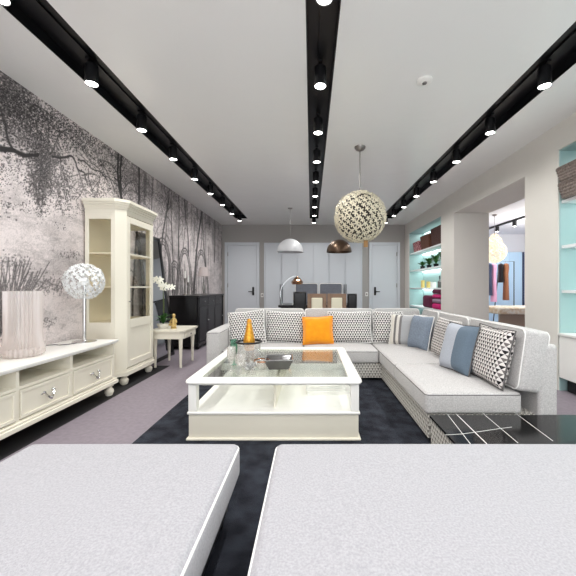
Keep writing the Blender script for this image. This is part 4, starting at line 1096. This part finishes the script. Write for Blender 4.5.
# ---- far niche contents
xn = 3.07
mkbasket(M['wicker_red'], 'pale basket with red dots at the far end of the top shelf', .50, .22, .27, (xn, 9.1, 2.177), 'baskets in the far niche')
mkbasket(M['wicker'], 'mid-brown wicker basket in the middle of the top shelf', .60, .22, .35, (xn, 8.42, 2.177), 'baskets in the far niche', M['wicker'])
mkbasket(M['wicker_dark'], 'dark reddish wicker basket at the near end of the top shelf', .62, .22, .42, (xn, 7.66, 2.177), 'baskets in the far niche')
def bush(y, r, h, label, seed):
    t = thing('potted_plant', label, 'plant', (xn, y, 1.681), group='green plants in the far niche')
    mk('pot', M['black'], lambda bm: lathe(bm, [(.001, 0), (.05, 0), (.065, .09), (.058, .09), (.001, .08)], n=16, cap=False), t)
    def f(bm):
        rng = random.Random(seed)
        for k in range(44):
            a = rng.uniform(0, 2 * PI); q = r * rng.uniform(.3, 1); leaf(bm, (0, 0, .08), (math.cos(a) * min(q, .15), math.sin(a) * q, .1 + h * rng.uniform(.3, 1)), .034, .15)
    mk('leaves', M['leafgreen'], f, t)
bush(7.52, .2, .32, 'tall green potted plant at the near end of the plant shelf', 1); bush(7.98, .2, .26, 'green potted plant second from the near end of the plant shelf', 2)
bush(8.45, .18, .18, 'low green potted plant third from the near end of the plant shelf', 3); bush(8.95, .15, .12, 'smallest green potted plant at the far end of the plant shelf', 4)
for k, (y, h, r, m, lb) in enumerate(((7.42, .30, .04, 'greenglass', 'green glass bottle at the near end of the candle shelf'), (7.62, .26, .045, 'smoke', 'smoky glass bottle beside the green one on the candle shelf'), (8.02, .14, .07, 'paper', 'thick white candle in the middle of the candle shelf'),
                              (8.36, .16, .05, 'yellow', 'yellow candle in the middle of the candle shelf'), (8.78, .2, .05, 'yellow', 'tall yellow candle near the far end of the candle shelf'))):
    nm = 'bottle' if 'bottle' in lb else 'candle'
    t = thing('glass_bottle' if nm == 'bottle' else 'pillar_candle', lb, nm, (xn - .05, y, 1.181), group=nm + 's in the far niche')
    if nm == 'bottle':
        mk('body', M[m], lambda bm: lathe(bm, [(.001, 0), (r, 0), (r, h * .55), (r * .35, h * .7), (r * .35, h * .95), (r * .45, h)], n=14), t); mk('stopper', M['black'], lambda bm: cyl(bm, (0, 0, h), (0, 0, h + .025), r * .3, n=8), t)
    else:
        mk('wax', M[m], lambda bm: lathe(bm, [(.001, 0), (r, 0), (r, h - .006), (r * .9, h), (.001, h - .008)], n=16, cap=False), t); mk('wick', M['black'], lambda bm: cyl(bm, (0, 0, h - .01), (0, 0, h + .015), .003, n=5), t)
z = .681
for k, (m, h, lb) in enumerate((('magenta', .13, 'bright magenta folded cushion at the bottom of the stack'), ('lilac', .10, 'grey mauve folded cushion in the middle of the stack'), ('magenta', .09, 'magenta folded cushion above the grey mauve one'), ('plum', .11, 'dark plum folded cushion on top of the stack'))):
    o = solo('folded_cushion', lb + ' in the far niche', 'cushion', M[m], lambda bm: softbox(bm, -.17, .17, -.25, .25, 0, h, .045, .008, 0, 6), (xn, 7.56, z), group='folded cushions in the far niche'); z += h + .012
o = solo('folded_cushion', 'dark plum folded cushion lying beside the magenta stack in the far niche', 'cushion', M['plum'], lambda bm: softbox(bm, -.15, .15, -.28, .28, 0, .3, .06, .01, 0, 6), (xn, 8.25, .681), group='folded cushions in the far niche')

# ------------------------------------------------------------------ the room seen through the opening
NX0, NX1, NY0, NY1, NZ = XT, 9.0, 3.2, 11.7, 3.095
struct('ceiling_side_room', M['white_wall'], lambda bm: box(bm, NX0, NX1 + .1, NY0, NY1 + .1, NZ, NZ + .1))
struct('wall_side_room_back', M['white_wall'], lambda bm: box(bm, XT, NX1 + .1, NY1, NY1 + .1, 0, NZ))
struct('wall_side_room_right', M['white_wall'], lambda bm: box(bm, NX1, NX1 + .1, NY0, NY1, 0, NZ))
struct('wall_side_room_front', M['white_wall'], lambda bm: box(bm, XT, NX1 + .1, NY0 - .1, NY0, 0, NZ))
tk = thing('track_light', 'black ceiling track with spotlights in the room through the opening', 'track light', (5.7, 9.6, NZ))
mk('track', M['black'], lambda bm: box(bm, -.03, .03, -1.7, 1.2, -.05, 0, .004), tk)
for y in (-1.35, -.5, .35, 1.05): 
    hd_ = mk('spot_head', M['black'], lambda bm: lathe(bm, [(.02, -.05), (.055, -.055), (.055, -.2), (.05, -.2), (.048, -.19), (.001, -.19)], 0, y, 16, cap=False), tk)
    mk('lens', M['lens'], lambda bm: lathe(bm, [(.001, -.195), (.045, -.195), (.001, -.198)], 0, y, 16, cap=False), hd_)
fl = (4.80, 8.5, NZ)
g2 = thing('globe_pendant', 'glowing cream petal pendant in the room through the opening', 'pendant lamp', fl)
mk('canopy', M['steel'], lambda bm: lathe(bm, [(.06, 0), (.05, -.03), (.01, -.05)], n=16), g2)
mk('cord', M['steel'], lambda bm: cyl(bm, (0, 0, -.04), (0, 0, -.62), .006, n=6), g2)
mk('petal_shade', mat('lit_petals', (255, 246, 226), .5, emit=((255, 240, 215), .3)), lambda bm: (petals(bm, (0, 0, -.98), .27, 150, .055, 9, .004), petals(bm, (0, 0, -.74), .17, 60, .045, 10, .004), petals(bm, (0, 0, -.60), .09, 24, .035, 11, .004)), g2)
wb = thing('blue_wardrobe', 'pale blue tall wardrobe with dark edge in the room through the opening', 'wardrobe', (6.78, 11.3, 0))
mk('carcass', M['bluepanel'], lambda bm: box(bm, -.5, .36, -.3, .35, 0, 2.38), wb)
mk('door', M['bluepanel'], lambda bm: box(bm, -.495, -.07, -.32, -.302, .05, 2.35, .003), wb); mk('door', M['bluepanel'], lambda bm: box(bm, -.06, .355, -.32, -.302, .05, 2.35, .003), wb)
mk('side_panel', M['navycloth'], lambda bm: box(bm, .36, .42, -.34, .35, 0, 2.38), wb)
hr = (5.92, 10.2, 0)
rk = thing('clothes_rail', 'black clothes rail with garments in the room through the opening', 'clothes rail', hr)
mk('frame', M['black'], lambda bm: (tube(bm, [(-.55, 0, 0), (-.55, 0, 2.0), (.45, 0, 2.0), (.45, 0, 0)], .015, 8), tube(bm, [(-.55, -.22, .02), (-.55, .22, .02)], .015, 8), tube(bm, [(.45, -.22, .02), (.45, .22, .02)], .015, 8)), rk)
for k, (dx, m, l, lb) in enumerate(((-.34, 'navycloth', 1.0, 'navy garment at the left end of the clothes rail'), (-.20, 'pinkcloth', 1.2, 'pink garment hanging on the clothes rail'), (.02, 'blacklacquer', .6, 'black short garment hanging on the clothes rail'), (.18, 'browncloth', 1.15, 'brown garment hanging on the clothes rail'))):
    t = thing('hanging_garment', lb, 'clothes', (hr[0] + dx, hr[1] - .03, 1.0), group='garments on the clothes rail')
    mk('hanger', M['steel'], lambda bm: tube(bm, [(0, .03, 1.02), (0, .03, .96), (-.05, .0, .93), (.05, 0, .93)], .004, 5), t)
    def fgm(bm):
        a = [(.02, .94), (.07, .9), (.075, .8), (.06, .6), (.08, .94 - l)]
        def ring(w, z): return [bm.verts.new((w * math.cos(2 * PI * q / 14) * (1 + .08 * math.cos(5 * 2 * PI * q / 14)), .12 * w / .08 * math.sin(2 * PI * q / 14), z)) for q in range(14)]
        R = [ring(*p) for p in a]
        for r0, r1 in zip(R[:-1], R[1:]):
            for q in range(14): bm.faces.new((r0[q], r0[(q + 1) % 14], r1[(q + 1) % 14], r1[q]))
        bm.faces.new(R[0]); bm.faces.new(R[-1][::-1])
    mk('cloth', M[m], fgm, t)
ps = thing('leaning_pole', 'dark slanted pole leaning on the pale blue wardrobe', 'pole', (5.95, 10.62, 0))
mk('pole', M['black'], lambda bm: cyl(bm, (0, 0, 0), (.38, .33, 1.9), .016, n=8), ps); mk('tip', M['steel'], lambda bm: ball(bm, (.38, .33, 1.9), .03, n=6), ps)
tb = (4.85, 7.5, 0)
dc = thing('display_counter', 'cream cloth-covered display counter in the room through the opening', 'counter', tb)
mk('cloth_top', M['creamcloth'], lambda bm: softbox(bm, -.75, .95, -.45, .6, .60, .74, .03, 0, 0, 5), dc)
mk('body', M['creamcloth'], lambda bm: box(bm, -.06, .85, -.36, .55, 0, .60), dc)
mk('open_compartment', M['tan'], lambda bm: (box(bm, -.7, -.06, -.36, -.30, 0, .60), box(bm, -.7, -.06, -.3, .55, .0, .04)), dc)

# ------------------------------------------------------------------ light
def area(name, loc, rot, sx, sy, e, col=(1, 1, 1)):
    l = bpy.data.lights.new(name, 'AREA'); l.shape = 'RECTANGLE'; l.size = sx; l.size_y = sy; l.energy = e; l.color = col
    o = bpy.data.objects.new(name, l); C.objects.link(o); o.location = loc; o.rotation_euler = rot; return o
for z in (2.77, 2.16, 1.64, 1.125): area('niche_led', (XN - .06, 2.36, z - .003), (0, 0, 0), .07, 2.6, 3.6, (.95, 1, .99))
for z in (2.75, 2.136, 1.64, 1.14): area('niche_led', (XN - .06, 8.35, z - .003), (0, 0, 0), .07, 2.2, 4.5, (.95, 1, .99))
for y in (8.25, 9.1, 9.95, 10.65):
    l = beam(5.7, y); l.location.z = NZ - .22; l.data = lamp
l2 = bpy.data.lights.new('side_room_fill', 'POINT'); l2.energy = 95; l2.shadow_soft_size = .25; l2.color = (1, .98, .95)  # unseen fill light without a fixture, brightens the side room
o = bpy.data.objects.new('side_room_fill', l2); C.objects.link(o); o.location = (6.2, 8.6, 2.5)

w = bpy.data.worlds.new('World'); bpy.context.scene.world = w; w.use_nodes = True
w.node_tree.nodes['Background'].inputs[0].default_value = (.93, .96, 1.0, 1); w.node_tree.nodes['Background'].inputs[1].default_value = 2.2

# ------------------------------------------------------------------ camera
cam = bpy.data.cameras.new('camera'); co = bpy.data.objects.new('camera', cam); C.objects.link(co)
co.location = (0, 0, 1.2); co.rotation_euler = (PI / 2, 0, 0)
cam.sensor_width = 36; cam.lens = 325 / 576 * 36; cam.shift_x = -23 / 576; cam.shift_y = -1 / 576; cam.clip_start = .02
S = bpy.context.scene; S.camera = co
S.view_settings.view_transform = 'Standard'; S.view_settings.look = 'None'; S.view_settings.gamma = 1; S.view_settings.use_curve_mapping = False
S.view_settings.exposure = 0.4
S.cycles.max_bounces = 10; S.cycles.diffuse_bounces = 6; S.cycles.transparent_max_bounces = 16
S.cycles.use_denoising = True; S.cycles.sample_clamp_indirect = 6
